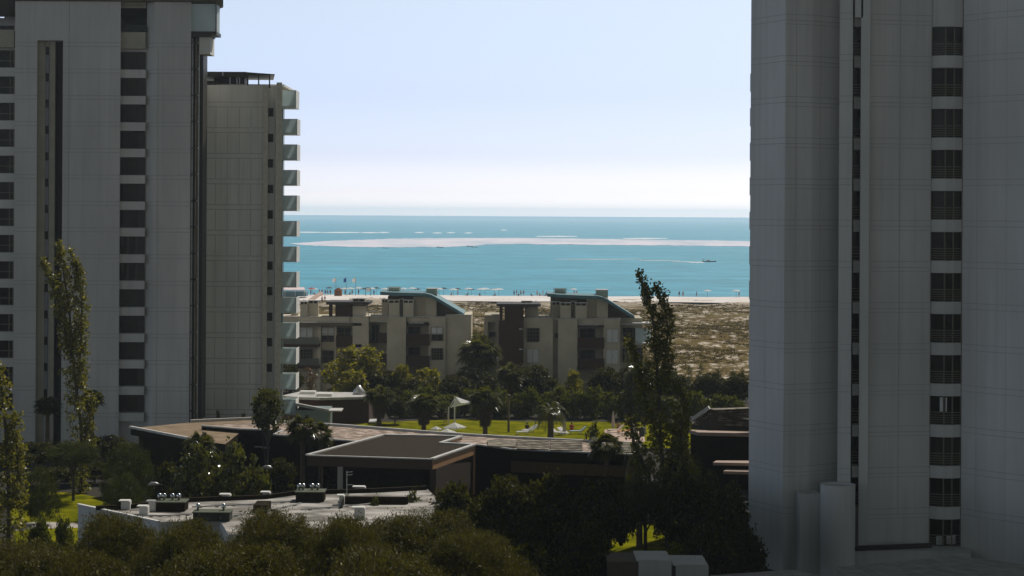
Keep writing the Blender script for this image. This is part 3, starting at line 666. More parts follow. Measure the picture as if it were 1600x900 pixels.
def canopy():
    t = thing('entrance_canopy', (-10, 163, 0), 'square dark flat roof with pale edges and sunlit wooden fascia in mid park', 'canopy')
    z = 6.45
    A = GP(480, 711, z); B = GP(675, 717, z); Cc = GP(741, 694.5, z); D1 = GP(688, 692, z); E1 = GP(721, 681.5, z); Fp = GP(599, 679.5, z)
    pl = [tuple(q.xy) for q in (A, B, Cc, D1, E1, Fp)]
    mb = MB(); mb.prism(pl, z - .15, z - .05, 0); mb.build('roof', GRAVD, t)
    mb = MB(); coping(mb, [pl[0], pl[1]], z - .06, .22, .09); mb.build('roof_edge', COPING, t)
    mb = MB(); coping(mb, pl[1:] + [pl[0]], z - .06, .34, .12); mb.build('roof_edge', COPING, t)
    mb = MB(); mb.bar((A.x, A.y, z - .45), (B.x, B.y, z - .45), .16, .72); mb.build('front_fascia', mat('shaded_wood_cladding', (0.055, 0.035, 0.018), rough=.7, scale=2, stretch=(.4, .4, 8)), t)  # shade of the front side put into a darker copy of the wood
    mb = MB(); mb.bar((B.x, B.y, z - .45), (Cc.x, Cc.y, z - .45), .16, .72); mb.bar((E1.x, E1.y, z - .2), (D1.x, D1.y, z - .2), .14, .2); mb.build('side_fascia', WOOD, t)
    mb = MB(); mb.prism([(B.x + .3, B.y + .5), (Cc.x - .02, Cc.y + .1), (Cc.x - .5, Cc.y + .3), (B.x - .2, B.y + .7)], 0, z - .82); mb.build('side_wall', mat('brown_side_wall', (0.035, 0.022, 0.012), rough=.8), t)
    mb = MB(); mb.bar((Cc.x, Cc.y - .1, 2.4), (Cc.x, Cc.y - .1, z - .1), .18, .18); mb.build('corner_post', WOOD, t)
    mb = MB(); mb.bar((X(534, 158.5), 158.5, 0), (X(534, 158.5), 158.5, z - .8), .42, .42); mb.build('column', CONC, t)
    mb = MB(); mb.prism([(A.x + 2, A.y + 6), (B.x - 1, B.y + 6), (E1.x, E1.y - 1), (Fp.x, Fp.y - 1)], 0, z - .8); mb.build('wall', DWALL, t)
canopy()

def tiled_pavilion():
    t = thing('park_pavilion', (18, 180, 0), 'pavilion with rows of weathered roof slats beside the right tower', 'building')
    z0 = 6.0; f0 = GP(1080, 665, z0); f1 = GP(1215, 668, z0); D0 = f0.y
    zt = 7.6
    b0 = GP(1108, 640, zt); b1 = GP(1215, 636, zt)
    mb = MB(); mb.add([f0, f1, b1, b0, (f0.x, f0.y, z0 - .3), (f1.x, f1.y, z0 - .3), (b1.x, b1.y, z0 - .3), (b0.x, b0.y, z0 - .3)], [(0, 1, 2, 3), (4, 7, 6, 5), (0, 4, 5, 1), (1, 5, 6, 2), (2, 6, 7, 3), (3, 7, 4, 0)])
    rf = mb.build('roof', mat('slat_shadow_gap', (0.07, 0.06, 0.045), rough=.9), t)
    mb = MB()
    for k in range(8):
        q = (k + .45) / 8; a = f0.lerp(b0, q) + Vector((0.25, 0, .1)); c = f1.lerp(b1, q) + Vector((0, 0, .1)); mb.bar(a, c, 1.25, .10)
    mb.build('slat', SLATR, rf)
    mb = MB(); mb.bar(GP(1077, 658, z0 + .5), b0 + Vector((0, 0, .2)), .5, .3); mb.build('roof_edge', COPING, t)
    # lower pink fascia and its flat roof
    zl = 5.4; g0 = GP(1076, 671.5, zl); g1 = GP(1215, 676, zl)
    mb = MB(); mb.prism([(g0.x, g0.y), (g1.x, g1.y), (f1.x, f1.y - .05), (f0.x + .6, f0.y - .05)], zl - .3, zl); mb.build('lower_roof', mat('pink_roof', (0.36, 0.27, 0.22), rough=.9), t)
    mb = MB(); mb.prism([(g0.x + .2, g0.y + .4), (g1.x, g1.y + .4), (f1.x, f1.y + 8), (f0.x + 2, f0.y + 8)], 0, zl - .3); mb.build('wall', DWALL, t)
    for a0, yy, zz, dd, m_ in ((1114, 719.5, 3.4, 5, 'pink_roof'), (1130, 733, 2.8, 4, 'pink_roof')):
        p_, q_ = GP(a0, yy + 3, zz), GP(1215, yy + 5, zz); p2, q2 = GP(a0 + 5, yy, zz), GP(1215, yy + .5, zz)
        mb = MB(); mb.prism([p_.xy, q_.xy, q2.xy, p2.xy], zz - .25, zz); mb.build('ledge', MATS[m_], t)
tiled_pavilion()

def flat_house():
    t = thing('flat_roofed_house', (-18, 238, 0), 'low brown walled house with a white flat roof behind the balcony tower', 'building')
    z = 3.2; D = 238
    pl = gp([(440, 618), (470, 611.5), (583, 613.5), (576, 620), (500, 621.5), (462, 620)], z)
    mb = MB(); mb.prism(pl, z - .3, z); mb.build('roof', mat('dull_pale_roof', (0.42, 0.41, 0.39), (0.30, 0.29, 0.27), rough=.9, scale=.8), t)
    mb = MB(); mb.prism([(x, y + .5) for x, y in pl], 0, z - .3); mb.build('wall', RED, t)
    p_ = GP(561, 616, z); mb = MB(); mb.lathe((p_.x, p_.y, z), [(.75, 0), (.7, .4), (.35, .8), (.15, 1.1)], 12); mb.build('roof_vent', GALV, t, smooth=True)
    for a0, a1, y0, y1 in ((470, 494, 612.5, 616), (496, 520, 616, 619.5)):
        q = GP((a0 + a1) / 2, y1, z); mb = MB(); mb.box(X(a0, q.y), X(a1, q.y), q.y, q.y + 1.2, z, z + .35); mb.build('roof_light', WHITEP, t)
    t2 = thing('glazed_porch', (-23, 226, 0), 'small glazed porch with a pale sloping roof at the foot of the balcony tower', 'porch')
    D = 222
    mb = MB(); mb.pbox(462, 513, 641, 668, D, 5); mb.build('wall', mat('porch_glass', (0.22, 0.27, 0.25), rough=.3), t2)
    mb = MB(); a, b_, c, d = W(462, 630, D - .3), W(514, 640, D - .3), W(514, 639, D + 5), W(462, 629, D + 5)
    mb.add([a, b_, c, d, a - Vector((0, 0, .3)), b_ - Vector((0, 0, .3)), c - Vector((0, 0, .3)), d - Vector((0, 0, .3))], [(0, 1, 2, 3), (7, 6, 5, 4), (0, 4, 5, 1), (1, 5, 6, 2), (2, 6, 7, 3), (3, 7, 4, 0)])
    mb.build('roof', MATS['dull_pale_roof'], t2)
    mb = MB(); mb.pbox(513, 533, 641.5, 643.5, D, 3); mb.build('awning', COPING, t2)
flat_house()

def restaurant():
    t = thing('flat_roofed_restaurant', (-17, 137, 0), 'white walled building with a stained pale flat roof and ventilation boxes in the lower left', 'building')
    z = 5.0
    pl = gp([(122, 789), (200, 794.5), (287, 784), (416, 779), (464, 772.5), (581, 769), (668, 764), (690, 785), (650, 812), (520, 830), (357, 835), (343, 812), (248, 816)], z)
    mb = MB(); mb.prism(pl, 0, z, 1, 0); mb.build('wall', [WROOF, SHADEW], t)
    mb = MB(); coping(mb, gp([(150, 797), (200, 794.8), (287, 784.3), (416, 779.3), (464, 772.8), (581, 769.3), (666, 765)], z), z, .35, .28); mb.build('roof_edge', DWALL, t)
    mb = MB(); coping(mb, [pl[12], pl[0]], z, .25, .1); mb.build('roof_edge', SHADEW, t)
    return t
restaurant()
def vent_box(name, a, b_, y0, y1, dep, m_, label, vents, D=None):
    z = 5.0; D = D or GP((a + b_) / 2, y1, z).y
    zt = Z((a + b_) / 2, y0, D); xa, xb = X(a, D), X(b_, D)
    t = thing(name, ((xa + xb) / 2, D + dep / 2, z), label, 'roof vent', 'ventilation units on the pale restaurant roof')
    mb = MB(); mb.box(xa, xb, D, D + dep, z + .002, zt); mb.build('housing', m_, t)
    mb = MB(); mb.box(xa - .06, xb + .06, D - .06, D + dep + .06, zt + .001, zt + .07); mb.build('lid', mat('green_lid', (0.07, 0.08, 0.045), rough=.7), t)
    for v in vents:
        x = X(v, D + dep * .6); r_ = .15
        mb = MB(); mb.lathe((x, D + dep * .6, zt + .07), [(.07, 0), (.07, .14), (r_, .17), (r_ * 1.1, .3), (r_ * .7, .42), (.02, .46)], 12); mb.build('cowl', mat('polished_cowl', (0.6, 0.6, 0.6), rough=.25, metal=.9), t, smooth=True)
vent_box('roof_vent', 246, 291, 786, 799.5, 1.6, DWALL, 'dark vent box with four round metal cowls near the left end of the pale roof', (252, 259, 272, 282))
vent_box('roof_vent', 304, 361, 802, 815, 1.4, mat('dark_box_paint', (0.04, 0.045, 0.03), rough=.7), 'dark box with green lid and two small cowls in the middle of the pale roof', (312, 352))
vent_box('roof_vent', 464.5, 508, 770, 784.5, 1.6, DWALL, 'dark vent box with four cowls at the rear of the pale roof', (470, 476, 490, 499))
vent_box('roof_vent', 536, 545, 776, 785, 1.0, DWALL, 'small dark box under the thin mast at the rear of the pale roof', ())
def cabinet(a, b_, y0, y1, m_, label, nm='rooftop_cabinet', cat='cabinet'):
    D = GP((a + b_) / 2, y1, 5.0).y; mb = MB(); mb.pbox(a, b_, y0, y1, D, .6)
    zt = Z(a, y0, D); mb.box(X(a, D) - .05, X(b_, D) + .05, D - .05, D + .65, zt + .001, zt + .06)
    o = mb.build(nm, m_); tag(o, label, cat); return o
cabinet(232, 243.5, 784, 799, GALV, 'shiny metal cabinet at the left end of the dark vent box with four cowls')
cabinet(217.5, 231, 792, 804.5, SHADEW, 'pale squat cabinet left of the shiny metal one')
for i, (a, b_, y0, y1, l) in enumerate(((189, 203, 783.5, 796, 'small white upstand at the far left end of the roof parapet'), (346, 360, 773.5, 782, 'small white upstand behind the vent box with four cowls'),
                                       (410, 422, 770, 778.5, 'small white upstand beside the yellow green shrub'), (554, 571, 761.5, 769.5, 'small white upstand right of the thin roof mast'),
                                       (553.5, 570, 794, 812, 'white square duct end poking out of the dark trees'), (530, 538, 775, 789, 'narrow white box beside the thin roof mast'))):
    cabinet(a, b_, y0, y1, SHADEW, l, 'roof_upstand', 'roof upstand')['group'] = 'white upstands on the restaurant roof'
mb = MB(); q = GP(398, 800, 5.0); mb.box(X(398, q.y), X(420, q.y), q.y, q.y + 2.2, 5.002, 5.45); tag(mb.build('skylight_kerb', DWALL), 'low dark skylight kerb on the pale roof right of the green lidded box', 'skylight')
mb = MB(); q = GP(600, 788, 5.0); mb.box(X(540, q.y), X(640, q.y), q.y, q.y + .4, 5.002, 5.5); mb.box(X(540, q.y), X(541, q.y), q.y - 2, q.y, 5.002, 5.5); tag(mb.build('low_roof_wall', DWALL), 'long low dark wall standing on the right half of the pale roof', 'wall')

def roofslab(name, px, z, label, m_, wallm):
    t = thing(name, tuple(GP(*px[0], z)), label, 'building'); t.location.z = 0; ORG[t.name].z = 0
    pl = gp(px, z); mb = MB(); mb.prism(pl, z - .35, z); 
    mb.build('roof', m_, t)
    c = (sum(p_[0] for p_ in pl) / len(pl), sum(p_[1] for p_ in pl) / len(pl))
    mb = MB(); mb.prism([(c[0] + (x - c[0]) * .96, c[1] + (y - c[1]) * .96) for x, y in pl], 0, z - .35); mb.build('wall', wallm, t)
CSLAB = mat('concrete_slabs', (0.30, 0.28, 0.24), (0.22, 0.205, 0.175), rough=.9, scale=1.2, bump=.2)
roofslab('foreground_roof', [(1307, 886), (1495, 868.5), (1700, 895), (1700, 960), (1330, 960)], 6.0, 'flat grey slab roof at the foot of the right tower, cut by the frame', CSLAB, SHADEW)
mb = MB()
for k in range(9):
    q = k / 9; a = GP(1307 + 188 * q, 886 - 17.5 * q, 6.0); b_ = GP(1420 + 300 * q, 960 - 50 * q, 6.0); mb.bar((a.x, a.y, 6.006), (b_.x, b_.y, 6.006), .05, .01)
o = mb.build('slab_seam', JOINT, bpy.data.objects['foreground_roof'])
roofslab('foreground_roof', [(1110, 899), (1238, 890), (1300, 903), (1300, 950), (1110, 950)], 6.0, 'small grey roof corner just showing at the bottom edge left of the slab roof', CSLAB, SHADEW)
for a, b_, y0, y1, l in ((999, 1049, 877, 930, 'grey white concrete block at the bottom edge, the left one of two'), (1056, 1107, 884, 930, 'grey white concrete block at the bottom edge, the right one of two')):
    mb = MB(); D = 112; mb.pbox(a, b_, y0, y1, D, 3); zt = Z(a, y0, D); mb.v = [(x, y, 0 if z < zt - 1 else z) for x, y, z in mb.v]
    mb.box(X(a, D) - .05, X(b_, D) + .05, D - .05, D + 3.05, zt, zt + .08)
    tag(mb.build('concrete_block', CONC), l, 'roof block')
mb = MB(); mb.pbox(950, 1000, 879, 930, 113, 3); mb.v = [(x, y, 0 if z < 5 else z) for x, y, z in mb.v]; mb.pbox(949, 1000, 878, 879.5, 112.9, 3.2); tag(mb.build('dark_block', BROWNC), 'dark block beside the grey white concrete blocks at the bottom edge', 'roof block')

# ------------------------------------------------------------------ APARTMENT HOUSES BY THE DUNES
TANW = mat('warm_render', (0.56, 0.50, 0.38), (0.47, 0.42, 0.315), rough=.9, scale=.5, bump=.1)
TAND = mat('grey_render', (0.42, 0.38, 0.28), (0.36, 0.325, 0.24), rough=.9, scale=.5, bump=.1)
TEAL = mat('teal_roof', (0.11, 0.22, 0.25), (0.08, 0.175, 0.20), rough=.55, scale=1)
PALEG = mat('pale_green_panel', (0.30, 0.38, 0.32), rough=.6)
SHUT = mat('white_shutter', (0.66, 0.68, 0.66), (0.58, 0.60, 0.58), rough=.6)
DB = 278.0
class House:
    def __init__(s, name, loc, label): s.t = thing(name, loc, label, 'apartment house', 'apartment houses by the dunes')
    def wall(s, parts, m_, name='wall'):
        mb = MB()
        for a, b_, y0, y1, dy, dep in parts:
            if y1 is None: mb.box(X(a, DB), X(b_, DB), DB + dy, DB + dy + dep, 0, Z((a + b_) / 2, y0, DB + dy))
            else: mb.pbox(a, b_, y0, y1, DB + dy, dep)
        return mb.build(name, m_, s.t)
    def win(s, a, b_, y0, y1, dy=-.02, kind='glass'):
        mb = MB(); mb.pbox(a, b_, y0, y1, DB + dy - .05, .1); o = mb.build('window', SHUT if kind == 'shutter' else DGLASS, s.t)
        if kind == 'half':
            mb = MB(); mb.pbox(a, b_, y0, (y0 + y1) / 2 + 1, DB + dy - .1, .04); mb.build('shutter', SHUT, o)
        mb = MB(); zt, zb = Z(a, y0, DB), Z(a, y1, DB); xa, xb = X(a, DB), X(b_, DB); y = DB + dy - .13
        n_ = 3 if kind == 'grid' else 1
        for k in range(n_ + 2): x = xa + (xb - xa) * k / (n_ + 1); mb.bar((x, y, zb), (x, y, zt), .07, .07)
        for k in ((0, 2) if kind == 'shutter' else (0, 1, 2)): z = zb + (zt - zb) * k / 2; mb.bar((xa, y, z), (xb, y, z), .07, .07)
        if kind == 'grid':
            for q in (.25, .75): mb.bar((xa, y, zb + (zt - zb) * q), (xb, y, zb + (zt - zb) * q), .05, .05)
        mb.build('frame', TAND if kind == 'shutter' else FRAME, o); return o
    def part(s, name, m_, *bx):
        mb = MB()
        for b_ in bx: mb.pbox(*b_[:4], DB + b_[4], b_[5])
        return mb.build(name, m_, s.t)
    def chimney(s, a, b_, y0, y1, dy):
        D = DB + dy; mb = MB(); mb.pbox(a, b_, y0 + 5, y1, D, 1.2); w_ = b_ - a
        for q in (a, (a + b_) / 2 - .6, b_ - 1.2): mb.pbox(q, q + 1.2, y0 + 1.2, y0 + 5, D, 1.2)
        ch = mb.build('chimney', TANW, s.t)
        mb = MB(); mb.pbox(a + .4, b_ - .4, y0 + 1.2, y0 + 5, D + .3, .6); mb.build('flue', DARKM, ch)
        mb = MB(); mb.pbox(a - .8, b_ + .8, y0, y0 + 1.2, D - .12, 1.45); mb.build('cap', WHITEP, ch)
    def roof(s, top, th, dep, dy):
        D = DB + dy; mb = MB(); n_ = len(top)
        up = [W(a, y, D) for a, y in top]; lo = [W(a, y + th, D) for a, y in top]
        vs = up + lo + [v + Vector((0, dep, 0)) for v in up] + [v + Vector((0, dep, 0)) for v in lo]
        fs = []; ms = []
        for i in range(n_ - 1):
            fs += [(i, n_ + i, n_ + i + 1, i + 1), (i, i + 1, 2 * n_ + i + 1, 2 * n_ + i), (n_ + i, 3 * n_ + i, 3 * n_ + i + 1, n_ + i + 1), (2 * n_ + i, 2 * n_ + i + 1, 3 * n_ + i + 1, 3 * n_ + i)]
        fs += [(0, 2 * n_, 3 * n_, n_), (n_ - 1, 2 * n_ - 1, 4 * n_ - 1, 3 * n_ - 1)]
        mb.add(vs, fs); r_ = mb.build('roof', TEAL, s.t)
    def rail(s, a, b_, y0, y1, dy):
        mb = MB(); D = DB + dy; x0, x1 = X(a, D), X(b_, D); z0, z1 = Z(a, y1, D), Z(a, y0, D); n_ = int((b_ - a) / 4.5)
        for k in range(n_ + 1): x = x0 + (x1 - x0) * k / n_; mb.bar((x, D, z0), (x, D, z1), .07, .07)
        mb.bar((x0, D, z1), (x1, D, z1), .08, .08); mb.bar((x0, D, (z0 + z1) / 2), (x1, D, (z0 + z1) / 2), .05, .05)
        mb.build('terrace_railing', COPING, s.t)
def house_right():
    h = House('apartment_house', (X(870, DB), DB + 5, 0), 'right one of two tan apartment houses with teal curved roofs, by the open dunes')
    h.wall([(819.5, 865, 497.5, None, 0, 10), (873, 903, 498, None, -.6, 10), (944, 970, 498, None, 0, 10), (865, 873, 499, None, 1.0, 8), (903, 944, 498, 508, .3, 10), (903, 944, 509, None, 2.6, 8)], TANW)
    h.wall([(757, 780, 492.5, 503, 1, 8), (757, 763, 503, None, 1, 8), (763, 780, 503, None, 2.2, 6), (775.5, 780, 503, None, 1, 2)], TAND, 'left_wing')
    h.part('window', DGLASS, (764.5, 774, 519, 526, 2.1, .2))
    h.part('parapet', COPING, (819, 866, 496.3, 497.6, -.1, .3), (866, 903, 497.5, 499, -.72, .3), (903, 970.5, 497.3, 498.4, -.1, .3))
    h.wall([(789.5, 819, 478, None, -1, 5), (780.4, 785.2, 478, 503, -1, 1), (780.4, 789.5, 503, None, -1, 5)], RED, 'stair_tower')
    h.part('stair_rung', COPING, *[(785.2, 789.5, 483 + 5 * k, 484.2 + 5 * k, -.6, .3) for k in range(4)])
    h.part('tower_roof', DARKM, (776, 845, 475, 479, -1.6, 6.5))
    h.part('wall_lamp', WHITEP, (811, 816, 513.5, 515, -1.1, .1)); h.part('wall_lamp', WHITEP, (811, 816, 545, 546.5, -1.1, .1))
    h.part('stair_head', TANW, (820, 841, 480, 497, 2.5, 3))
    h.win(824, 843, 512.5, 534, kind='grid'); h.win(824, 843, 545, 567, kind='shutter'); h.win(868, 871.5, 521, 528, .95); h.win(948, 967, 514, 535, kind='shutter'); h.win(947.5, 967, 546, 568.5, kind='shutter')
    h.part('awning', COPING, (905, 936, 507, 508.4, -.9, 1.6)); h.part('awning', DARKM, (903, 944, 508.6, 511, -.3, 1.5))
    for y in (527.5, 560):
        mb = MB(); mb.pbox(903, 944, y, y + 17, DB - .3, .15); mb.pbox(903, 944, y + 15.5, y + 17, DB - .1, 2.8); mb.build('balcony', RED, h.t)
    h.win(906, 930, 514, 530, 2.5); h.win(906, 930, 547, 562, 2.5)
    h.wall([(970, 1007, 497, None, 3, 8)], TAND, 'right_wing')
    h.part('eaves_slab', COPING, (970, 1018, 504.8, 507.2, 1.2, 4)); h.part('balcony', COPING, (988, 1018, 536, 538.5, 1.2, 3.5)); h.part('balustrade', FROST, (993, 1017, 513, 535, 1.6, .06))
    h.win(973, 992, 512, 534, 2.95); h.win(973, 1004, 544, 566, 2.95)
    h.part('penthouse', TANW, (917, 932, 466, 499, 3, 7), (932, 950, 466, 499, 2.4, 7)); 
    mb = MB(); D = DB + 4; p = [W(950, 470, D), W(985, 492, D), W(985, 499, D), W(950, 499, D)]; mb.add(p + [v + Vector((0, 6, 0)) for v in p], [(3, 2, 1, 0), (4, 5, 6, 7), (0, 1, 5, 4), (1, 2, 6, 5), (3, 0, 4, 7), (2, 3, 7, 6)]); mb.build('gable_wall', BROWNC, h.t)
    h.part('penthouse_recess', BROWNC, (861, 917, 465, 499, 5, 5))
    h.roof([(855, 458.5), (872, 460), (905, 461.5), (934, 462.3), (942, 464), (952, 469.5), (991.5, 494)], 5, 9, 1)
    for a in ((862, 875, 471, 498, 3.6), (875.5, 892, 472.3, 498, 1.5), (899, 917, 472.6, 498, 1.5), (893, 900, 470, 498, 3.4), (815, 831, 469.8, 475, 3)): h.chimney(*a)
    h.part('roof_tank', PALEG, (932, 950, 453.6, 466, 4, 3)); h.part('roof_tank', COPING, (931.5, 950.5, 452.8, 453.7, 3.9, 3.2))
    h.part('roof_louvre', PALEG, (867, 884, 451.5, 459, 5, 2)); h.rail(866, 886, 450.8, 458, 4.8)
    h.rail(833, 863, 489, 497, .8)
house_right()
def house_left():
    h = House('apartment_house', (X(600, DB), DB + 5, 0), 'left one of two tan apartment houses with teal curved roofs, with a balconied wing')
    h.wall([(552, 577, 495, None, 0, 10), (577, 606, 495.5, 503, .4, 10), (577, 606, 503, None, 2.6, 8), (606, 635.5, 496, None, -.6, 10), (635.5, 671, 496, 503, .3, 10), (635.5, 671, 503, None, 2.6, 8), (671, 697, 495.5, None, 0, 10), (697, 737, 492.5, None, .5, 10)], TANW)
    h.part('parapet', COPING, (551.5, 606, 494, 495.2, -.1, .3), (606, 636, 494.7, 496, -.72, .3), (636, 697, 494.4, 495.7, -.1, .3), (697, 737.5, 491.6, 492.8, .4, .3))
    h.wall([(524, 550, 475, 500, 2.5, 5), (514, 518.7, 475, 500, 2, 1)], RED, 'stair_tower')
    h.part('tower_roof', DARKM, (509.5, 577, 471.8, 476, 1, 6.5)); h.part('stair_head', TANW, (551, 572, 478, 495, 2.5, 3))
    h.win(674.5, 692.5, 511, 532, kind='half'); h.win(674.5, 692.5, 544, 562, kind='grid')
    h.part('awning', COPING, (588, 606, 502, 503.4, -.9, 2)); h.part('awning', COPING, (639, 662, 504, 505.4, -.9, 1.6)); h.part('awning', DARKM, (635.5, 671, 505.8, 508, -.3, 1.5))
    for y in (522, 556):
        mb = MB(); mb.pbox(635.5, 671, y, y + 17, DB - .3, .15); mb.pbox(635.5, 671, y + 15.5, y + 17, DB - .1, 2.8); mb.build('balcony', RED, h.t)
    for y in (520, 553):
        mb = MB(); mb.pbox(590, 606, y, y + 16, DB - .2, .15); mb.pbox(577, 606, y + 14.5, y + 16, DB, 2.7); mb.build('balcony', RED, h.t)
    h.win(638, 656, 511, 524, 2.5); h.win(638, 656, 543, 557, 2.5); h.win(580, 592, 508, 535, 2.5)
    # long left wing
    h.wall([(400, 546, 495.5, 504, 1.0, 8), (400, 565, 509, None, 2.2, 8), (540, 552, 495.5, 509, 1.2, 8), (496, 501, 509, None, 1.4, 1), (522, 525.5, 509, None, 1.4, 1)], TANW, 'left_wing')
    h.part('parapet', COPING, (400, 546.5, 494.4, 495.6, .9, .3)); h.part('eaves_slab', BROWNC, (400, 565, 504.4, 508.6, 0, 4)); h.part('eaves_slab', COPING, (470, 565, 503.6, 504.5, -.1, 4))
    h.win(468, 488, 512, 530, 2.1, 'shutter'); h.win(501.5, 521.5, 512, 534, 2.1, 'half'); h.win(468, 488, 546, 569, 2.1, 'grid'); h.win(527, 548, 512, 532, 2.1); h.win(503, 521, 548, 568, 2.1)
    for a, b_, y in ((430, 498, 538), (430, 498, 571), (525, 565, 538), (525, 565, 571)):
        mb = MB(); mb.pbox(a, b_, y, y + 4.5, DB, 2.3); bl = mb.build('balcony', RED, h.t)
        mb = MB(); mb.pbox(a, b_, y - (11 if a == 430 else 14), y, DB + .1, .06); mb.build('balustrade', FROST if a == 430 and 0 else (RED if a > 500 else mat('smoky_glass', (0.10, 0.11, 0.09), rough=.25)), bl)
    h.part('penthouse', TANW, (646, 665, 464, 497, 3, 7), (665, 682, 464, 497, 2.4, 7))
    mb = MB(); D = DB + 4; p = [W(682, 466, D), W(718, 488, D), W(718, 496, D), W(682, 496, D)]; mb.add(p + [v + Vector((0, 6, 0)) for v in p], [(3, 2, 1, 0), (4, 5, 6, 7), (0, 1, 5, 4), (1, 2, 6, 5), (3, 0, 4, 7), (2, 3, 7, 6)]); mb.build('gable_wall', BROWNC, h.t)
    h.part('penthouse_recess', BROWNC, (606, 646, 463, 497, 5, 5))
    h.roof([(594, 455.8), (612, 456.8), (640, 457.6), (664, 458.2), (674, 460.5), (686, 467), (725, 490)], 5, 9, 1)
    for a in ((596.5, 606, 467.5, 496, 3.6), (607, 624, 468.3, 496, 1.5), (630, 646, 468.3, 496, 1.5), (624, 630, 466.5, 496, 3.4), (551, 570, 466, 472, 3), (469, 480.5, 470.5, 496, 2), (482, 497, 469, 496, 2.6), (455, 466, 473, 496, 5)): h.chimney(*a)
    h.part('roof_tank', PALEG, (666, 682.5, 451.5, 462, 4, 3)); h.part('roof_tank', COPING, (665.5, 683, 450.8, 451.7, 3.9, 3.2))
    h.part('roof_louvre', PALEG, (607, 624, 449.5, 456.5, 5, 2)); h.rail(606, 626, 448.5, 456, 4.8); h.rail(562, 596, 486.5, 494.5, .8)
house_left()
mb = MB(); mb.pbox(440, 466, 477, 487, 296, .5); mb.pbox(436, 466, 487, 560, 296, 8); 
t = thing('apartment_house', (X(450, 296), 300, 0), 'small tan house end showing between the balcony tower and the left apartment house', 'apartment house')
mb.build('wall', TANW, t); mb = MB(); mb.pbox(443.5, 454, 488.5, 499, 295.95, .1); mb.build('window', DGLASS, t)
# ------------------------------------------------------------------ VEGETATION
BARK = mat('bark', (0.10, 0.08, 0.055), (0.06, 0.05, 0.035), rough=1.0, scale=3, stretch=(3, 3, .6), bump=.4)
PALMBARK = mat('palm_bark', (0.13, 0.095, 0.06), (0.07, 0.05, 0.03), rough=1.0, scale=3, stretch=(1, 1, 6), bump=.5)
L_POP = leafmat('poplar_leaf', (0.055, 0.058, 0.006), (0.17, 0.16, 0.018), (0.40, 0.32, 0.06), rough=.38, trans=.45, spec=.35)
L_DARK = leafmat('dark_leaf', (0.011, 0.012, 0.001), (0.052, 0.052, 0.004), (0.13, 0.115, 0.012), rough=.5, trans=.38, spec=.08)
L_GLOS = leafmat('glossy_leaf', (0.018, 0.022, 0.002), (0.085, 0.090, 0.008), (0.20, 0.18, 0.02), rough=.25, trans=.36, spec=.5)
L_YEL = leafmat('yellow_leaf', (0.06, 0.065, 0.006), (0.22, 0.20, 0.012), (0.36, 0.29, 0.03), rough=.45, trans=.5, spec=.25)
L_RED = leafmat('rusty_leaf', (0.06, 0.035, 0.01), (0.16, 0.08, 0.02), (0.20, 0.14, 0.03), rough=.45, trans=.3)
L_PINE = leafmat('pine_needle', (0.022, 0.029, 0.004), (0.060, 0.070, 0.008), rough=.6, trans=.3, spec=.12)
L_FEA = leafmat('feathery_leaf', (0.026, 0.024, 0.002), (0.088, 0.080, 0.006), (0.17, 0.14, 0.015), rough=.6, trans=.3, spec=.2)
L_HEDG = leafmat('hedge_leaf', (0.030, 0.038, 0.004), (0.095, 0.105, 0.009), (0.22, 0.20, 0.02), rough=.5, trans=.45, spec=.2)
L_PALM = leafmat('palm_frond', (0.020, 0.025, 0.003), (0.095, 0.095, 0.010), rough=.27, trans=.36, spec=.5)
L_DEAD = leafmat('dead_frond', (0.055, 0.038, 0.02), (0.13, 0.095, 0.055), rough=.8, trans=.1, spec=.1)

class Tpl: pass
TEMPL = []
def template(name, cat, H, Wd):
    t = thing(name, (0, 0, 0), 'x', cat); t['_h'] = H; t['_w'] = Wd; TEMPL.append(t); return t
used = set()
def put(t, px, ytop, D, wpx, label, group=None, rz=None, z0=0.0, lean=None, zs=None):
    """stand a plant where the survey puts it: ground column px at distance D, crown top at row ytop, crown wpx columns wide"""
    x = X(px, D); h = Z(px, ytop, D) - z0; s = wpx / F * D / t['_w']
    c = copy_tree(t); c.location = (x, D, z0); c.scale = (s, s, (zs or h / t['_h']))
    c.rotation_euler = (0, 0, random.uniform(0, 6.28) if rz is None else rz)
    if lean: c.rotation_euler = (lean[1], lean[0], 0)
    c['label'] = label
    if group: c['group'] = group
    for k in ('_h', '_w'):
        if k in c: del c[k]
    return c

def crown_tree(name, cat, blobs, n_cl, per, sig, leaf, lw, m, H, Wd, trunk=True, shell=(0.5, 1.06), tr=0.16, limbs=7, bias=None, hb=None, th=None):
    t = template(name, cat, H, Wd)
    C = clumps(blobs, n_cl, per, sig, shell); C[:, 2] = np.maximum(C[:, 2], 0.03)
    V, Fq = leaves(C, leaf, lw, bias=bias)
    np_mesh('crown', V, Fq, m, t)
    mb = MB(); b0 = blobs[0]; zt = th or b0[0][2]
    mb.tube([(0, 0, -.1), (.05, .03, zt * .35), (-.03, .05, zt * .7), (0, 0, zt)], [tr, tr * .85, tr * .7, tr * .4], 8)
    for k in range(limbs):
        c, r = blobs[k % len(blobs)]; d = unit(rng.normal(size=3)); e = np.array(c) + d * np.array(r) * .75
        st = Vector((0, 0, zt * random.uniform(.35, .8))); e = Vector(e); md_ = st.lerp(e, .5) + Vector((0, 0, -.1 * (e - st).length))
        mb.tube([st, md_, e], [tr * .45, tr * .28, tr * .08], 5)
    mb.build('trunk', BARK, t)
    return t
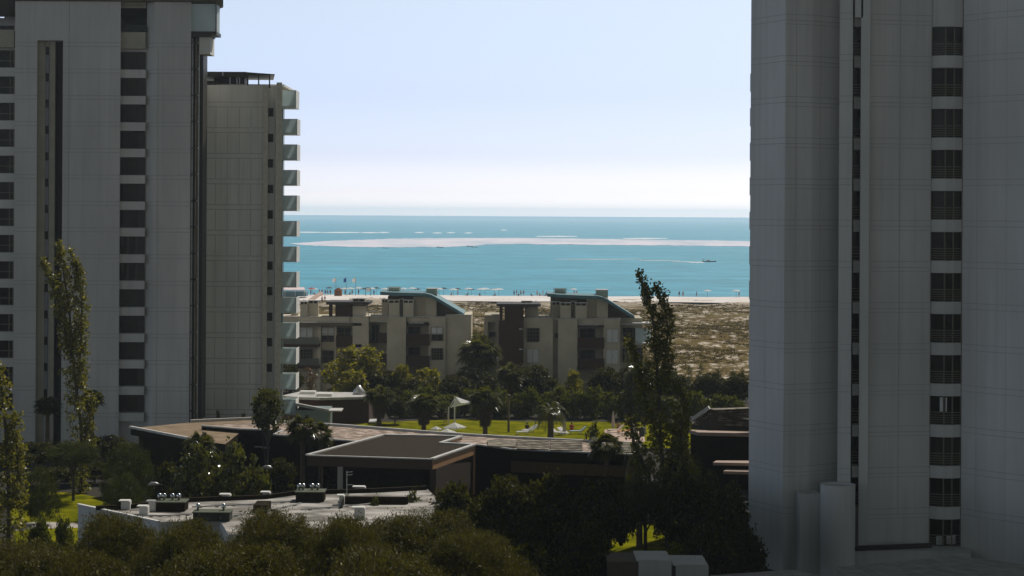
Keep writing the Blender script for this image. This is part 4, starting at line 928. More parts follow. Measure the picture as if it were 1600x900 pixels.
# broadleaf kinds (metres)
T_BROAD = crown_tree('broadleaf_tree', 'tree', [((0, 0, 4.6), (2.2, 2.2, 2.0)), ((-1.7, .3, 3.6), (1.5, 1.4, 1.5)), ((1.8, -.4, 3.9), (1.5, 1.5, 1.5)), ((.4, 1.5, 3.2), (1.5, 1.2, 1.3)), ((-.2, -1.6, 3.0), (1.5, 1.2, 1.4)), ((.9, .2, 5.9), (1.1, 1.1, 1.0)), ((-1.0, -.2, 5.6), (.9, .9, .9))],
                     260, 40, .24, .33, .22, L_DARK, 7.0, 6.4)
T_GLOS = crown_tree('glossy_tree', 'tree', [((0, 0, 3.6), (1.9, 1.9, 2.2)), ((-1.4, .2, 2.6), (1.3, 1.3, 1.8)), ((1.5, -.3, 3.0), (1.3, 1.3, 1.9)), ((.5, 1.0, 1.8), (1.6, 1.3, 1.5)), ((-.3, -1.1, 1.8), (1.6, 1.2, 1.6)), ((.8, -.2, 5.2), (.9, .9, .9))],
                     190, 34, .22, .30, .19, L_GLOS, 6.2, 5.4)
T_YEL = crown_tree('yellow_green_tree', 'tree', [((0, 0, 4.0), (1.9, 1.9, 1.9)), ((-1.9, .2, 3.2), (1.4, 1.3, 1.3)), ((1.9, -.3, 3.7), (1.5, 1.4, 1.7)), ((1.3, .1, 5.5), (.9, .9, 1.1)), ((-.8, -.2, 5.6), (.8, .8, .8)), ((.2, -1.2, 2.2), (2.2, 1.2, 1.4))],
                     160, 34, .24, .36, .24, L_YEL, 6.8, 6.2, shell=(.5, 1.1))
T_PINE = crown_tree('stone_pine', 'tree', [((0, 0, 5.0), (2.6, 2.6, 1.15)), ((-1.4, .5, 4.7), (1.6, 1.5, .9)), ((1.5, -.3, 4.8), (1.6, 1.5, .9)), ((.2, -1.5, 4.7), (1.7, 1.3, .9))],
                    330, 60, .17, .17, .05, L_PINE, 6.2, 5.6, shell=(.75, 1.02), tr=.17, th=4.6, limbs=10)
T_BUSHP = crown_tree('round_pine', 'tree', [((0, 0, 2.6), (2.5, 2.5, 2.2)), ((-1.2, .5, 1.9), (1.8, 1.8, 1.7)), ((1.3, -.3, 2.0), (1.8, 1.8, 1.7)), ((.3, -1.0, 3.3), (1.6, 1.5, 1.4))],
                     420, 60, .17, .17, .055, L_PINE, 4.9, 5.4, shell=(.8, 1.02), tr=.15, th=2.2)
T_SHRUB = crown_tree('shrub', 'shrub', [((0, 0, .95), (1.2, 1.1, .95)), ((-.7, .2, .7), (.8, .8, .7)), ((.8, -.1, .75), (.8, .8, .75)), ((.2, -.5, 1.35), (.6, .6, .55))],
                     110, 26, .13, .22, .14, L_HEDG, 2.0, 3.2, tr=.05, limbs=4)
T_CON = crown_tree('dark_conifer', 'tree', [((0, 0, 1.3), (1.3, 1.3, 1.3)), ((0, 0, 2.6), (1.0, 1.0, 1.2)), ((0, 0, 3.8), (.65, .65, 1.0)), ((.1, 0, 4.8), (.3, .3, .8))],
                   140, 46, .17, .17, .06, L_PINE, 5.5, 2.7, tr=.12, limbs=3)
T_RED = crown_tree('rusty_tree', 'tree', [((0, 0, 3.4), (.8, .8, 1.1)), ((.3, 0, 2.2), (.7, .7, .9)), ((-.3, 0, 4.6), (.5, .5, .6))], 40, 34, .18, .2, .12, L_RED, 5.2, 1.9, tr=.06, limbs=5)

def tamarisk():
    t = template('feathery_tree', 'tree', 10.0, 8.0)
    blobs = [((0, 0, 7.6), (2.4, 2.2, 1.9)), ((-2.0, .3, 6.4), (1.8, 1.8, 1.8)), ((2.1, -.2, 6.6), (1.8, 1.8, 1.8)), ((0.4, -1.5, 5.8), (2.2, 1.7, 1.9)), ((-.6, 1.6, 6.2), (2.0, 1.7, 1.8)), ((-1.1, -.5, 8.3), (1.2, 1.2, 1.1)), ((1.2, .1, 8.4), (1.2, 1.1, 1.1)), ((0, -.8, 3.6), (3.2, 2.2, 2.2))]
    C = clumps(blobs, 1700, 60, .19, (.74, 1.07))
    ctr = np.array([0, 0, 5.5]); bias = unit(C - ctr) * 1.5 + np.array([0, 0, 0.9])
    V, Fq = leaves(C, .19, .030, bias=bias, jitter=1.5); np_mesh('crown', V, Fq, L_FEA, t)
    V, Fq = leaves(clumps(blobs, 520, 34, .3, (.1, .80)), .26, .10); np_mesh('inner_foliage', V, Fq, L_FEA, t)
    mb = MB()
    mb.tube([(0, 0, -.1), (.15, 0, 2), (-.1, .1, 4.5), (0, 0, 7)], [.24, .2, .15, .06], 8)
    for k in range(10):
        a = k * .63; mb.tube([(0, 0, 2 + .3 * k), (1.1 * math.cos(a), 1.1 * math.sin(a), 4 + .3 * k), (2.0 * math.cos(a), 1.8 * math.sin(a), 5.6 + .2 * k)], [.09, .06, .02], 5)
    mb.build('trunk', BARK, t)
    return t
T_TAM = tamarisk()

def fan_palm(name, H, nf, rad, skirt, seed, tilt=0.0):
    t = template(name, 'palm tree', H, rad * 2)
    g = np.random.default_rng(seed); hz_ = H - rad * .95
    Vs = []; n_ = 0
    def frond(base, d, ln, nb, w_, droop):
        nonlocal n_
        d = unit(d); side = unit(np.cross(d, np.array([0, 0, 1.0]) + 1e-3)); up = np.cross(side, d)
        stalk = base + d * ln * .45
        q = [base - side * .02, base + side * .02, stalk + side * .012, stalk - side * .012]; Vs.append(q)
        for k in range(nb):
            a = (k / (nb - 1) - .5) * 3.0
            bd = unit(d * math.cos(a) + side * math.sin(a) + up * g.normal() * .06)
            L_ = ln * .62 * (1 - .25 * abs(a) / 1.5) * g.uniform(.85, 1.1)
            mid = stalk + bd * L_ * .55; tip = stalk + bd * L_ + np.array([0, 0, -droop * L_])
            s_ = unit(np.cross(bd, up)) * w_
            Vs.append([stalk, mid + s_, tip, mid - s_])
    for k in range(nf):
        az = g.uniform(0, 2 * math.pi); el = math.asin(g.uniform(-.55, 1.0))
        frond(np.array([0, 0, hz_]), np.array([math.cos(az) * math.cos(el), math.sin(az) * math.cos(el), math.sin(el)]), rad * g.uniform(.8, 1.05), 13, .05 * rad / 1.6 + .015, .35)
    V = np.array(Vs).reshape(-1, 3); np_mesh('crown', V, np.arange(len(V)).reshape(-1, 4), L_PALM, t)
    Vs.clear()
    if skirt:
        m_ = int(170 * skirt)
        for k in range(m_):
            az = g.uniform(0, 2 * math.pi); q = g.uniform(0, 1); z_ = hz_ - q * skirt * 1.0
            d = np.array([math.cos(az) * .55, math.sin(az) * .55, -.9 - .3 * q])
            base = np.array([math.cos(az) * .12, math.sin(az) * .12, z_ + .15])
            frond(base, d, rad * g.uniform(.45, .62) * (1.15 - .35 * q), 5, .05, .2)
        V = np.array(Vs).reshape(-1, 3); np_mesh('dead_frond_skirt', V, np.arange(len(V)).reshape(-1, 4), L_DEAD, t)
    mb = MB(); mb.tube([(tilt * -.4, 0, -.1), (tilt * -.3, 0, H * .3), (0, 0, hz_)], [.26, .2, .17], 10); mb.build('trunk', PALMBARK, t)
    return t
T_FAN = fan_palm('fan_palm', 5.6, 70, 1.75, 0.9, 3)
T_FANS = fan_palm('fan_palm', 5.6, 85, 1.9, 2.2, 5)
T_FANB = fan_palm('fan_palm', 8.2, 60, 1.6, 0.4, 9)
T_STEM = crown_tree('round_headed_tree', 'tree', [((0, 0, 8.6), (1.35, 1.35, 1.7)), ((.5, 0, 9.3), (.9, .9, .9)), ((-.4, .2, 7.8), (1.1, 1.1, 1.1))], 90, 36, .2, .26, .17, L_GLOS, 10.4, 2.9, tr=.12, th=8.0)

def date_palm(seed, H=4.2, rad=2.6, nf=44, lean=0.0):
    t = template('date_palm', 'palm tree', H, rad * 2); g = np.random.default_rng(seed); hz_ = H - rad * .55; Vs = []
    for k in range(nf):
        az = g.uniform(0, 6.283); el = math.asin(g.uniform(-.2, .98)); d = np.array([math.cos(az) * math.cos(el), math.sin(az) * math.cos(el), math.sin(el)])
        ln = rad * g.uniform(.85, 1.1); side = unit(np.cross(d, [0, 0, 1.0])); prev = np.array([0, 0, hz_]); dd = d.copy()
        for i in range(14):
            cur = prev + dd * ln / 14; dd = unit(dd + np.array([0, 0, -.10 - .02 * i]))
            Vs.append([prev - side * .02, prev + side * .02, cur + side * .015, cur - side * .015])
            if i > 1:
                for sg in (-1, 1):
                    l_ = .42 * rad / 2.6 * (1 - abs(i - 7) / 12) * g.uniform(.8, 1.1); tp = cur + side * sg * l_ * .8 + dd * l_ * .5 + np.array([0, 0, .05 - .12])
                    w_ = dd * .035; Vs.append([cur - w_, cur + w_, tp + w_ * .5, tp - w_ * .3])
            prev = cur
    V = np.array(Vs).reshape(-1, 3); np_mesh('crown', V, np.arange(len(V)).reshape(-1, 4), L_PALM, t)
    mb = MB(); mb.tube([(0, 0, -.1), (.05, 0, hz_ * .5), (0, 0, hz_)], [.34, .3, .28], 10); mb.build('trunk', PALMBARK, t)
    return t
T_DATE = date_palm(4)

# poplars: a few upright leaders, each with its own leafy sleeve
def poplar(name, base, limbs, label, dens=1.0, D=150.0, leaf=.25, m=L_POP):
    t = thing(name, base, label, 'tree', 'poplars')
    Cs = []; mb = MB()
    for pts, rads in limbs:
        P3 = [np.array(W(a, b_, D + dd)) for a, b_, dd in pts]
        mb.tube([Vector(p) for p in P3], [max(.02, .10 * (1 - i / len(P3))) + (.06 if P3[0][2] < 3 else 0) for i in range(len(P3))], 6)
        for i in range(len(P3) - 1):
            seg = P3[i + 1] - P3[i]; L_ = np.linalg.norm(seg); r0, r1 = rads[i], rads[i + 1]
            nk = int(L_ * 12 * dens)
            for k in range(nk):
                q = rng.uniform(); r_ = r0 + (r1 - r0) * q
                c = P3[i] + seg * q; az = rng.uniform(0, 6.283); rr = r_ * math.sqrt(rng.uniform(0.02, 1.0)); up = rng.uniform(.2, .9)
                e = c + np.array([math.cos(az) * rr, math.sin(az) * rr, up * rr])
                if k % 5 == 0: mb.tube([Vector(c), Vector(e)], [.025, .008], 4)
                Cs.append(e + rng.normal(size=(18, 3)) * np.array([.15, .15, .20]))
    C = np.concatenate(Cs); V, Fq = leaves(C, leaf, leaf * .72); np_mesh('crown', V, Fq, m, t, org=base)
    o = mb.build('trunk', BARK, t)
    return t
D = 150.0
b = W(1042, 855, D); b.z = 0
poplar('poplar', tuple(b), [
    ([(1042, 858, 0), (1040, 760, 0), (1032, 690, 0), (1030, 620, 0), (1025, 560, 0), (1022, 510, 0), (1012, 465, 0), (998, 430, 0)], [.9, 1.5, 1.35, 1.25, .9, .62, .42, .25]),
    ([(1030, 620, 0), (1040, 560, .3), (1044, 510, .3), (1036, 470, .2), (1024, 446, 0)], [1.0, .8, .6, .35, .12]),
    ([(1034, 700, 0), (1012, 640, -.5), (1000, 590, -.5), (996, 556, -.3), (980, 534, 0)], [1.0, .9, .6, .35, .2]),
    ([(1040, 770, 0), (1062, 700, .2), (1068, 640, 0), (1058, 600, 0)], [.9, .8, .6, .3]),
    ([(1040, 800, 0), (1010, 740, 0), (990, 690, 0), (985, 655, 0)], [.9, .8, .6, .4])], 'tall swaying poplar in front of the dunes beside the right tower', D=D)
D = 178.0
b = W(120, 778, D); b.z = 0
poplar('poplar', tuple(b), [
    ([(125, 778, 0), (128, 720, 0), (126, 660, 0), (118, 600, 0), (112, 540, 0), (108, 480, 0), (98, 420, 0), (92, 380, 0)], [.9, 1.2, 1.25, 1.15, 1.1, .95, .6, .2]),
    ([(120, 620, 0), (126, 540, .3), (128, 480, .3), (124, 430, .2), (108, 392, 0)], [.9, .75, .6, .4, .15]),
    ([(112, 560, 0), (98, 500, 0), (84, 450, 0), (68, 408, 0)], [.7, .6, .45, .3]),
    ([(128, 700, 0), (140, 660, 0), (142, 620, 0)], [.7, .6, .3])], 'tall thin poplar standing against the left tower', D=D, dens=1.0)
D = 140.0
b = W(12, 860, D); b.z = 0
poplar('poplar', tuple(b), [
    ([(12, 880, 0), (14, 800, 0), (12, 720, 0), (8, 660, 0), (2, 600, 0), (-4, 575, 0)], [1.2, 1.5, 1.35, 1.0, .6, .25]),
    ([(14, 800, 0), (28, 740, 0), (26, 690, 0), (20, 650, 0)], [.8, .7, .6, .3])], 'leafy poplar cut by the left edge of the picture', D=D, dens=.9)

G1 = 'trees behind the lawn'; G2 = 'palms in the park'; G3 = 'stone pines'; G4 = 'feathery foreground trees'; G5 = 'dark trees of the middle ground'
# --- stone pines, left
put(T_PINE, 117, 689, 173, 86, 'umbrella shaped stone pine with a bare trunk on the small lawn', G3)
put(T_BUSHP, 203, 688, 165, 86, 'large round pine behind the smaller one near the pale roof', G3)
put(T_BUSHP, 195, 737, 152, 70, 'smaller round pine in front, just left of the pale roof', G3)
put(T_BUSHP, 64, 727, 160, 62, 'dark round pine between the edge poplar and the stone pine', G3)
put(T_SHRUB, 66, 808, 141, 50, 'low dark shrub by the small path', G3 and None)
put(T_SHRUB, 104, 806, 140, 44, 'low dark shrub right next to the white gable wall')
put(T_SHRUB, 130, 752, 186, 58, 'brownish low shrub behind the umbrella shaped pine')
put(T_SHRUB, 18, 770, 170, 60, 'low shrub behind the trunk of the edge poplar')
# --- foreground feathery row
for px, yt, Dd, wp, l in ((20, 838, 98, 190, 'first feathery tree from the left along the bottom edge'), (182, 806, 104, 150, 'feathery tree in front of the white gable wall'), (290, 816, 100, 150, 'feathery tree hiding the front corner of the pale roof'),
                          (432, 800, 102, 170, 'feathery tree in front of the middle of the pale roof'), (545, 806, 99, 150, 'feathery tree below the narrow mast on the roof'), (655, 792, 104, 190, 'tall feathery tree right of the pale roof'),
                          (742, 824, 96, 150, 'last feathery tree on the right of the bottom row'), (110, 850, 90, 190, 'low feathery tree at the bottom left, in front of the first two'), (360, 850, 88, 230, 'low feathery tree filling the bottom edge in the middle'), (600, 850, 88, 230, 'low feathery tree at the bottom edge below the tall one')):
    put(T_TAM, px, yt - (14 if 150 < px < 600 else 6), Dd, wp * 1.6, l, G4)
# --- glossy group, left of the canopy
put(T_GLOS, 325, 684, 150, 120, 'glossy leaved tree behind the pale roof, the left one of two')
put(T_GLOS, 380, 682, 148, 92, 'glossy leaved tree behind the pale roof, the right one of two')
put(T_SHRUB, 417, 742, 147, 34, 'small yellow green shrub right of the glossy trees')
put(T_FANB, 315, 664, 152, 62, 'fan palm rising out of the glossy leaved tree', G2)
# --- palms in front of the long pavilion
put(T_STEM, 419, 606, 166, 54, 'round leafy tree on a thin stem in front of the balcony tower')
put(T_FANB, 475, 638, 163, 66, 'fan palm over the gravel roof, the taller one of two', G2)
put(T_FANB, 503, 650, 164, 50, 'fan palm over the gravel roof, the shorter one of two', G2)
# --- palms before the left tower
put(T_FANB, 76, 614, 200, 56, 'shadowy fan palm in front of the left tower, left of the poplar', G2)
put(T_FANB, 146, 602, 200, 50, 'shadowy fan palm in front of the left tower, right of the poplar', G2)
put(T_SHRUB, 343, 640, 221, 10, 'tiny dark shrub at the foot of the balcony tower, left of its twin'); put(T_SHRUB, 381, 645, 221, 12, 'tiny dark shrub at the foot of the balcony tower, right of its twin')
# --- lawn palms
put(T_FANS, 594, 598, 236, 62, 'shaggy fan palm beside the brown walled house', G2)
put(T_BROAD, 619, 616, 238, 42, 'rounded dark tree next to the shaggy palm by the brown walled house', G1)
put(T_FANS, 664, 610, 229, 62, 'squat fan palm with a thick brown skirt left of the shade sail', G2)
put(T_FANS, 760, 599, 226, 62, 'fan palm with a ball of dead fronds right of the shade sail', G2)
put(T_FANS, 749, 515, 266, 84, 'very tall shaggy palm between the two apartment houses', G2)
put(T_FANS, 798, 562, 258, 54, 'fan palm in front of the rust brown stair tower', G2)
put(T_DATE, 862, 622, 224, 78, 'date palm leaning over the loungers', G2)
put(T_FAN, 1002, 560, 246, 62, 'fan palm half hidden behind the swaying poplar', G2)
put(T_DATE, 988, 535, 262, 40, 'date palm with pale fronds by the right apartment house', G2)
# --- group before the sun deck
put(T_GLOS, 925, 652, 168, 44, 'glossy leaved tree in front of the slatted roof, left of the poplar')
put(T_FANB, 950, 668, 158, 70, 'fan palm just left of the poplar foot', G2)
put(T_DATE, 1002, 690, 150, 80, 'dark date palm at the foot of the swaying poplar', G2)
put(T_DATE, 1100, 712, 148, 84, 'date palm with bright fronds beside the right tower', G2)
put(T_GLOS, 1142, 745, 150, 56, 'glossy shrubby tree under the right tower')
# --- yellow tree and friends near the houses
put(T_YEL, 556, 536, 264, 98, 'yellow green tree in front of the left apartment house', G1)
put(T_YEL, 632, 566, 262, 44, 'small yellow green tree below the teal roofed house on the left', G1)
put(T_RED, 486, 573, 264, 22, 'thin rusty leaved tree beside the balcony tower', G1)
put(T_BROAD, 455, 570, 268, 40, 'dark tree tucked beside the balcony tower', G1)
put(T_YEL, 552, 575, 258, 70, 'low yellow green tree in front of the bigger yellow one', G1)
names = ['dark tree below the brown balconies of the left house', 'bushy tree with yellow tips left of the shade sail', 'dark tree behind the shade sail', 'dark tree to the right of the shade sail', 'dark tree under the very tall shaggy palm', 'dark tree below the grid window of the right house',
         'bushy tree below the white shutters', 'yellow tipped tree at the right house corner', 'dark tree right of the right apartment house', 'dark tree behind the swaying poplar', 'dark tree at the edge of the dunes', 'dark tree next to the right tower and the dunes']
for (px, yt, Dd, wp, T), l in zip(((600, 578, 262, 70, T_BROAD), (668, 572, 258, 66, T_YEL), (655, 592, 252, 80, T_BROAD), (712, 585, 256, 76, T_BROAD), (742, 572, 262, 80, T_BROAD), (832, 570, 262, 84, T_BROAD), (898, 576, 256, 44, T_YEL), (946, 573, 258, 66, T_BROAD),
                                  (990, 574, 260, 70, T_BROAD), (1050, 580, 262, 76, T_BROAD), (1110, 582, 262, 70, T_BROAD), (1152, 584, 262, 64, T_BROAD)), names): put(T, px, yt, Dd, wp, l, G1)
for i, (px, yt, Dd, wp) in enumerate(((1078, 572, 266, 26), (1096, 568, 268, 26), (1124, 574, 266, 24), (1146, 578, 264, 24), (1162, 576, 268, 24))):
    put(T_CON, px, yt, Dd, wp, ('first', 'second', 'third', 'fourth', 'last')[i] + ' pointed conifer from the left at the edge of the dunes', 'conifers by the dunes')
# clipped hedge row behind the lawn, bush by bush
k = 0; ords = ['first', 'second', 'third', 'fourth', 'fifth', 'sixth', 'seventh', 'eighth', 'ninth', 'tenth', 'eleventh', 'twelfth', 'thirteenth', 'fourteenth', 'fifteenth', 'sixteenth', 'seventeenth', 'eighteenth', 'nineteenth', 'twentieth', 'twenty-first', 'twenty-second', 'twenty-third', 'twenty-fourth']
for px in range(640, 1160, 24):
    put(T_SHRUB, px + random.uniform(-5, 5), 610 + random.uniform(-8, 8) + (4 if px > 1040 else 0), 247 + random.uniform(-1.5, 1.5), 46 + random.uniform(-4, 8), ords[k] + ' bush from the left in the hedge behind the lawn', 'hedge bushes behind the lawn'); k += 1
# --- the dark wood of the middle ground
put(T_BROAD, 1062, 690, 166, 60, 'dark leafy tree between the poplar and the slatted pavilion', G5)
put(T_SHRUB, 1066, 640, 215, 40, 'bush beside the slatted pavilion corner')
put(T_BROAD, 92, 730, 182, 90, 'dark leafy tree behind the umbrella shaped pine', G5)
put(T_BROAD, 150, 722, 184, 70, 'dark leafy tree between the umbrella shaped pine and the large round pine', G5)
put(T_PINE, 1012, 752, 141, 120, 'dark umbrella shaped pine under the date palm at the poplar foot', G3)
dk = [(715, 752, 138, 110, 'in front of the wooden side of the canopy'), (790, 742, 140, 120, 'below the striped pavilion roof, left of centre'), (866, 738, 141, 120, 'below the striped pavilion roof, right of centre'), (940, 742, 138, 110, 'in front of the fan palm by the poplar'),
      (1085, 742, 138, 110, 'left of the right tower foot'), (1140, 765, 134, 90, 'against the right tower foot'), (760, 800, 120, 130, 'at the right end of the feathery row'),
      (850, 796, 122, 140, 'low in the middle of the dark wood'), (925, 812, 116, 110, 'above the dark block at the bottom edge'), (1168, 822, 128, 80, 'partly covering the corner of the right tower'), (1110, 815, 118, 110, 'above the two concrete blocks'), (640, 760, 139, 60, 'with bright leaves over the right end of the pale roof'), (585, 770, 137, 40, 'small, in front of the white roof upstand'), (830, 850, 105, 190, 'at the bottom edge between the feathery row and the blocks')]
for px, yt, Dd, wp, l in dk:
    put(T_GLOS if px in (640, 585) else T_BROAD, px, yt, Dd, wp, 'dark leafy tree ' + l, G5)
for px, yt, Dd, wp, l in ((265, 720, 158, 60, 'behind the round pines'), (225, 700, 178, 80, 'below the bare earth roof'), (60, 690, 195, 90, 'at the foot of the left tower, left side'), (165, 680, 200, 90, 'at the foot of the left tower, right side'), (22, 700, 190, 60, 'behind the edge poplar'), (440, 715, 166, 70, 'in front of the long pavilion below its roof corner'), (510, 722, 170, 50, 'behind the column of the entrance canopy')):
    put(T_BROAD, px, yt, Dd, wp, 'dark leafy tree ' + l, G5)
for t in TEMPL:
    for ch in list(t.children): bpy.data.objects.remove(ch, do_unlink=True)
    bpy.data.objects.remove(t, do_unlink=True)

# scrub on the dunes: one mesh of low tussocks (nobody could count them)
def scrub():
    N = 15000; xs = rng.uniform(-75, 75, N * 3); ys = rng.uniform(284, 575, N * 3)
    fld = np.sin(xs * .13 + 2 * np.sin(ys * .05)) + np.sin(ys * .09 + 1.7 * np.sin(xs * .07)) + .8 * np.sin(xs * .37 + ys * .21) + rng.normal(size=N * 3) * .8
    pr = fld > (-.15 + np.clip((ys - 495) / 40, 0, 1.9)); xs, ys = xs[pr][:N], ys[pr][:N]; n_ = len(xs)
    zs = dune_h(xs, ys) + .75; R_ = rng.uniform(.25, .85, n_)
    per = 16
    off = rng.normal(size=(n_, per, 3)) * R_[:, None, None] * np.array([.5, .5, .16]); off[:, :, 2] = np.abs(off[:, :, 2])
    C = (np.stack([xs, ys, zs], -1)[:, None, :] + off).reshape(-1, 3)
    V, Fq = leaves(C, .36, .16, bias=np.array([0, 0, .6])); o = np_mesh('dune_scrub', V, Fq, leafmat('scrub_leaf', (0.06, 0.045, 0.012), (0.17, 0.125, 0.04), (0.24, 0.19, 0.10), rough=.9, trans=.15, spec=.05))
    o['kind'] = 'stuff'; o['label'] = 'low olive brown scrub scattered over the dunes'
scrub()
# ------------------------------------------------------------------ PEOPLE
SKIN = mat('skin', (0.40, 0.23, 0.15), (0.34, 0.19, 0.12), rough=.55)
HAIR = mat('dark_hair', (0.03, 0.02, 0.012), rough=.6)
CLOTH = {k: mat('cloth_' + k, c, rough=.85) for k, c in dict(red=(.45, .04, .03), white=(.75, .73, .7), blue=(.04, .09, .35), black=(.02, .02, .022), pink=(.6, .2, .25), teal=(.03, .25, .26), orange=(.6, .2, .03), khaki=(.3, .25, .15)).items()}
def skinned(joints_, edges_, radii, name):
    me = bpy.data.meshes.new(name); me.from_pydata(joints_, edges_, []); o = bpy.data.objects.new(name, me); COL.objects.link(o)
    o.modifiers.new('s', 'SKIN'); sk = me.skin_vertices[0].data if me.skin_vertices else None
    if sk is None:
        bm = bmesh.new(); bm.from_mesh(me); bm.verts.layers.skin.verify(); bm.to_mesh(me); bm.free(); sk = me.skin_vertices[0].data
    for i, r_ in enumerate(radii): sk[i].radius = (r_, r_) if not hasattr(r_, '__len__') else r_; sk[i].use_root = (i == 0)
    o.modifiers.new('u', 'SUBSURF').levels = 1
    dg = bpy.context.evaluated_depsgraph_get(); m2 = bpy.data.meshes.new_from_object(o.evaluated_get(dg)); m2.name = name
    bpy.data.objects.remove(o, do_unlink=True); m2.polygons.foreach_set('use_smooth', [True] * len(m2.polygons)); return m2
def person_mesh(pose):
    if pose == 'stand':
        J = [(0, 0, .92), (0, 0, 1.12), (0, 0, 1.36), (0, .01, 1.50), (0, .02, 1.60), (0, .02, 1.72), (.18, 0, 1.40), (.25, 0, 1.12), (.27, .08, .88), (.28, .1, .78), (-.18, 0, 1.40), (-.25, 0, 1.12), (-.27, .06, .88), (-.28, .08, .78),
             (.10, 0, .84), (.11, .03, .48), (.12, -.02, .09), (.12, .12, .04), (-.10, 0, .84), (-.13, -.05, .48), (-.14, -.08, .09), (-.14, .06, .04)]
    elif pose == 'walk':
        J = [(0, 0, .90), (0, .02, 1.10), (0, .04, 1.34), (0, .06, 1.48), (0, .08, 1.58), (0, .09, 1.70), (.18, .04, 1.38), (.24, -.08, 1.12), (.25, .0, .88), (.25, .05, .80), (-.18, .04, 1.38), (-.24, .14, 1.12), (-.25, .26, .92), (-.25, .32, .86),
             (.10, 0, .82), (.11, .2, .48), (.11, .26, .09), (.11, .40, .05), (-.10, 0, .82), (-.11, -.1, .48), (-.11, -.34, .14), (-.11, -.26, .04)]
    else:  # seated on the ground or a mat
        J = [(0, 0, .12), (0, -.08, .32), (0, -.12, .56), (0, -.10, .69), (0, -.08, .79), (0, -.08, .90), (.18, -.12, .60), (.26, -.25, .36), (.25, -.32, .10), (.25, -.36, .05), (-.18, -.12, .60), (-.24, .02, .40), (-.20, .22, .34), (-.19, .28, .33),
             (.10, .04, .12), (.13, .42, .36), (.14, .72, .08), (.14, .84, .05), (-.10, .04, .12), (-.13, .44, .20), (-.14, .80, .08), (-.14, .90, .10)]
    E = [(0, 1), (1, 2), (2, 3), (3, 4), (4, 5), (2, 6), (6, 7), (7, 8), (8, 9), (2, 10), (10, 11), (11, 12), (12, 13), (0, 14), (14, 15), (15, 16), (16, 17), (0, 18), (18, 19), (19, 20), (20, 21)]
    Rr = [.13, .12, .13, .055, .085, .075, .06, .045, .035, .035, .06, .045, .035, .035, .09, .06, .042, .035, .09, .06, .042, .035]
    return skinned(J, E, Rr, 'person_body'), J
POSES = {}
def person(px, D, pose, top, bottom, label, group, z=None, rz=0.0, py=None):
    if pose not in POSES: POSES[pose] = person_mesh(pose)
    me, J = POSES[pose]
    x = X(px, D); z = 0 if z is None else z
    t = thing('person', (x, D, z), label, 'person', group); t.rotation_euler = (0, 0, rz)
    if ('b', pose) not in POSES:
        me.materials.append(SKIN)
        b_ = lambda k: Vector(J[k])
        mb = MB(); mb.tube([b_(0) - Vector((0, 0, .02)), b_(0) + Vector((0, 0, .10))], [.19, .165], 10); mb.tube([b_(14) + Vector((0, 0, .04)), b_(14).lerp(b_(15), .45)], [.115, .10], 8); mb.tube([b_(18) + Vector((0, 0, .04)), b_(18).lerp(b_(19), .45)], [.115, .10], 8)
        sh = mb.build('shorts', []); sh.location = (0, 0, 0)
        mb2 = MB(); mb2.tube([b_(0) + Vector((0, 0, .04)), b_(1), b_(2) + Vector((0, 0, .02)), b_(3) - Vector((0, 0, .04))], [.165, .15, .175, .08], 10)
        for s_ in (6, 10): mb2.tube([b_(2), b_(s_), b_(s_).lerp(b_(s_ + 1), .5)], [.10, .09, .075], 7)
        ts = mb2.build('top', [])
        hd = MB(); h0 = b_(5); hd.lathe((h0.x, h0.y - .02, h0.z - .03), [(.098, -.06), (.108, .0), (.09, .07), (.05, .105), (.01, .115)], 10); hr = hd.build('hair', HAIR)
        for o_, mbx in ((sh, mb), (ts, mb2), (hr, hd)):
            off = ORG[o_.name]; o_.data.transform(Matrix.Translation(off)); o_.location = (0, 0, 0)
        POSES[('b', pose)] = (sh, ts, hr)
    bo = bpy.data.objects.new('body', me); COL.objects.link(bo); bo.parent = t
    sh, ts, hr = POSES[('b', pose)]
    for src, nm, c in ((sh, 'shorts', bottom), (ts, 'top', top), (hr, 'hair', None)):
        if src is ts and top is None: continue
        o_ = src.copy(); o_.name = nm; COL.objects.link(o_); o_.parent = t
        if c:
            if not len(src.data.materials): src.data.materials.append(CLOTH[c])
            o_.material_slots[0].link = 'OBJECT'; o_.material_slots[0].material = CLOTH[c]
    return t
BG = 'distant people on the beach'
def bz(D): return float(0.9 - np.clip((D - 590) / 34, 0, 2) * 0.95)
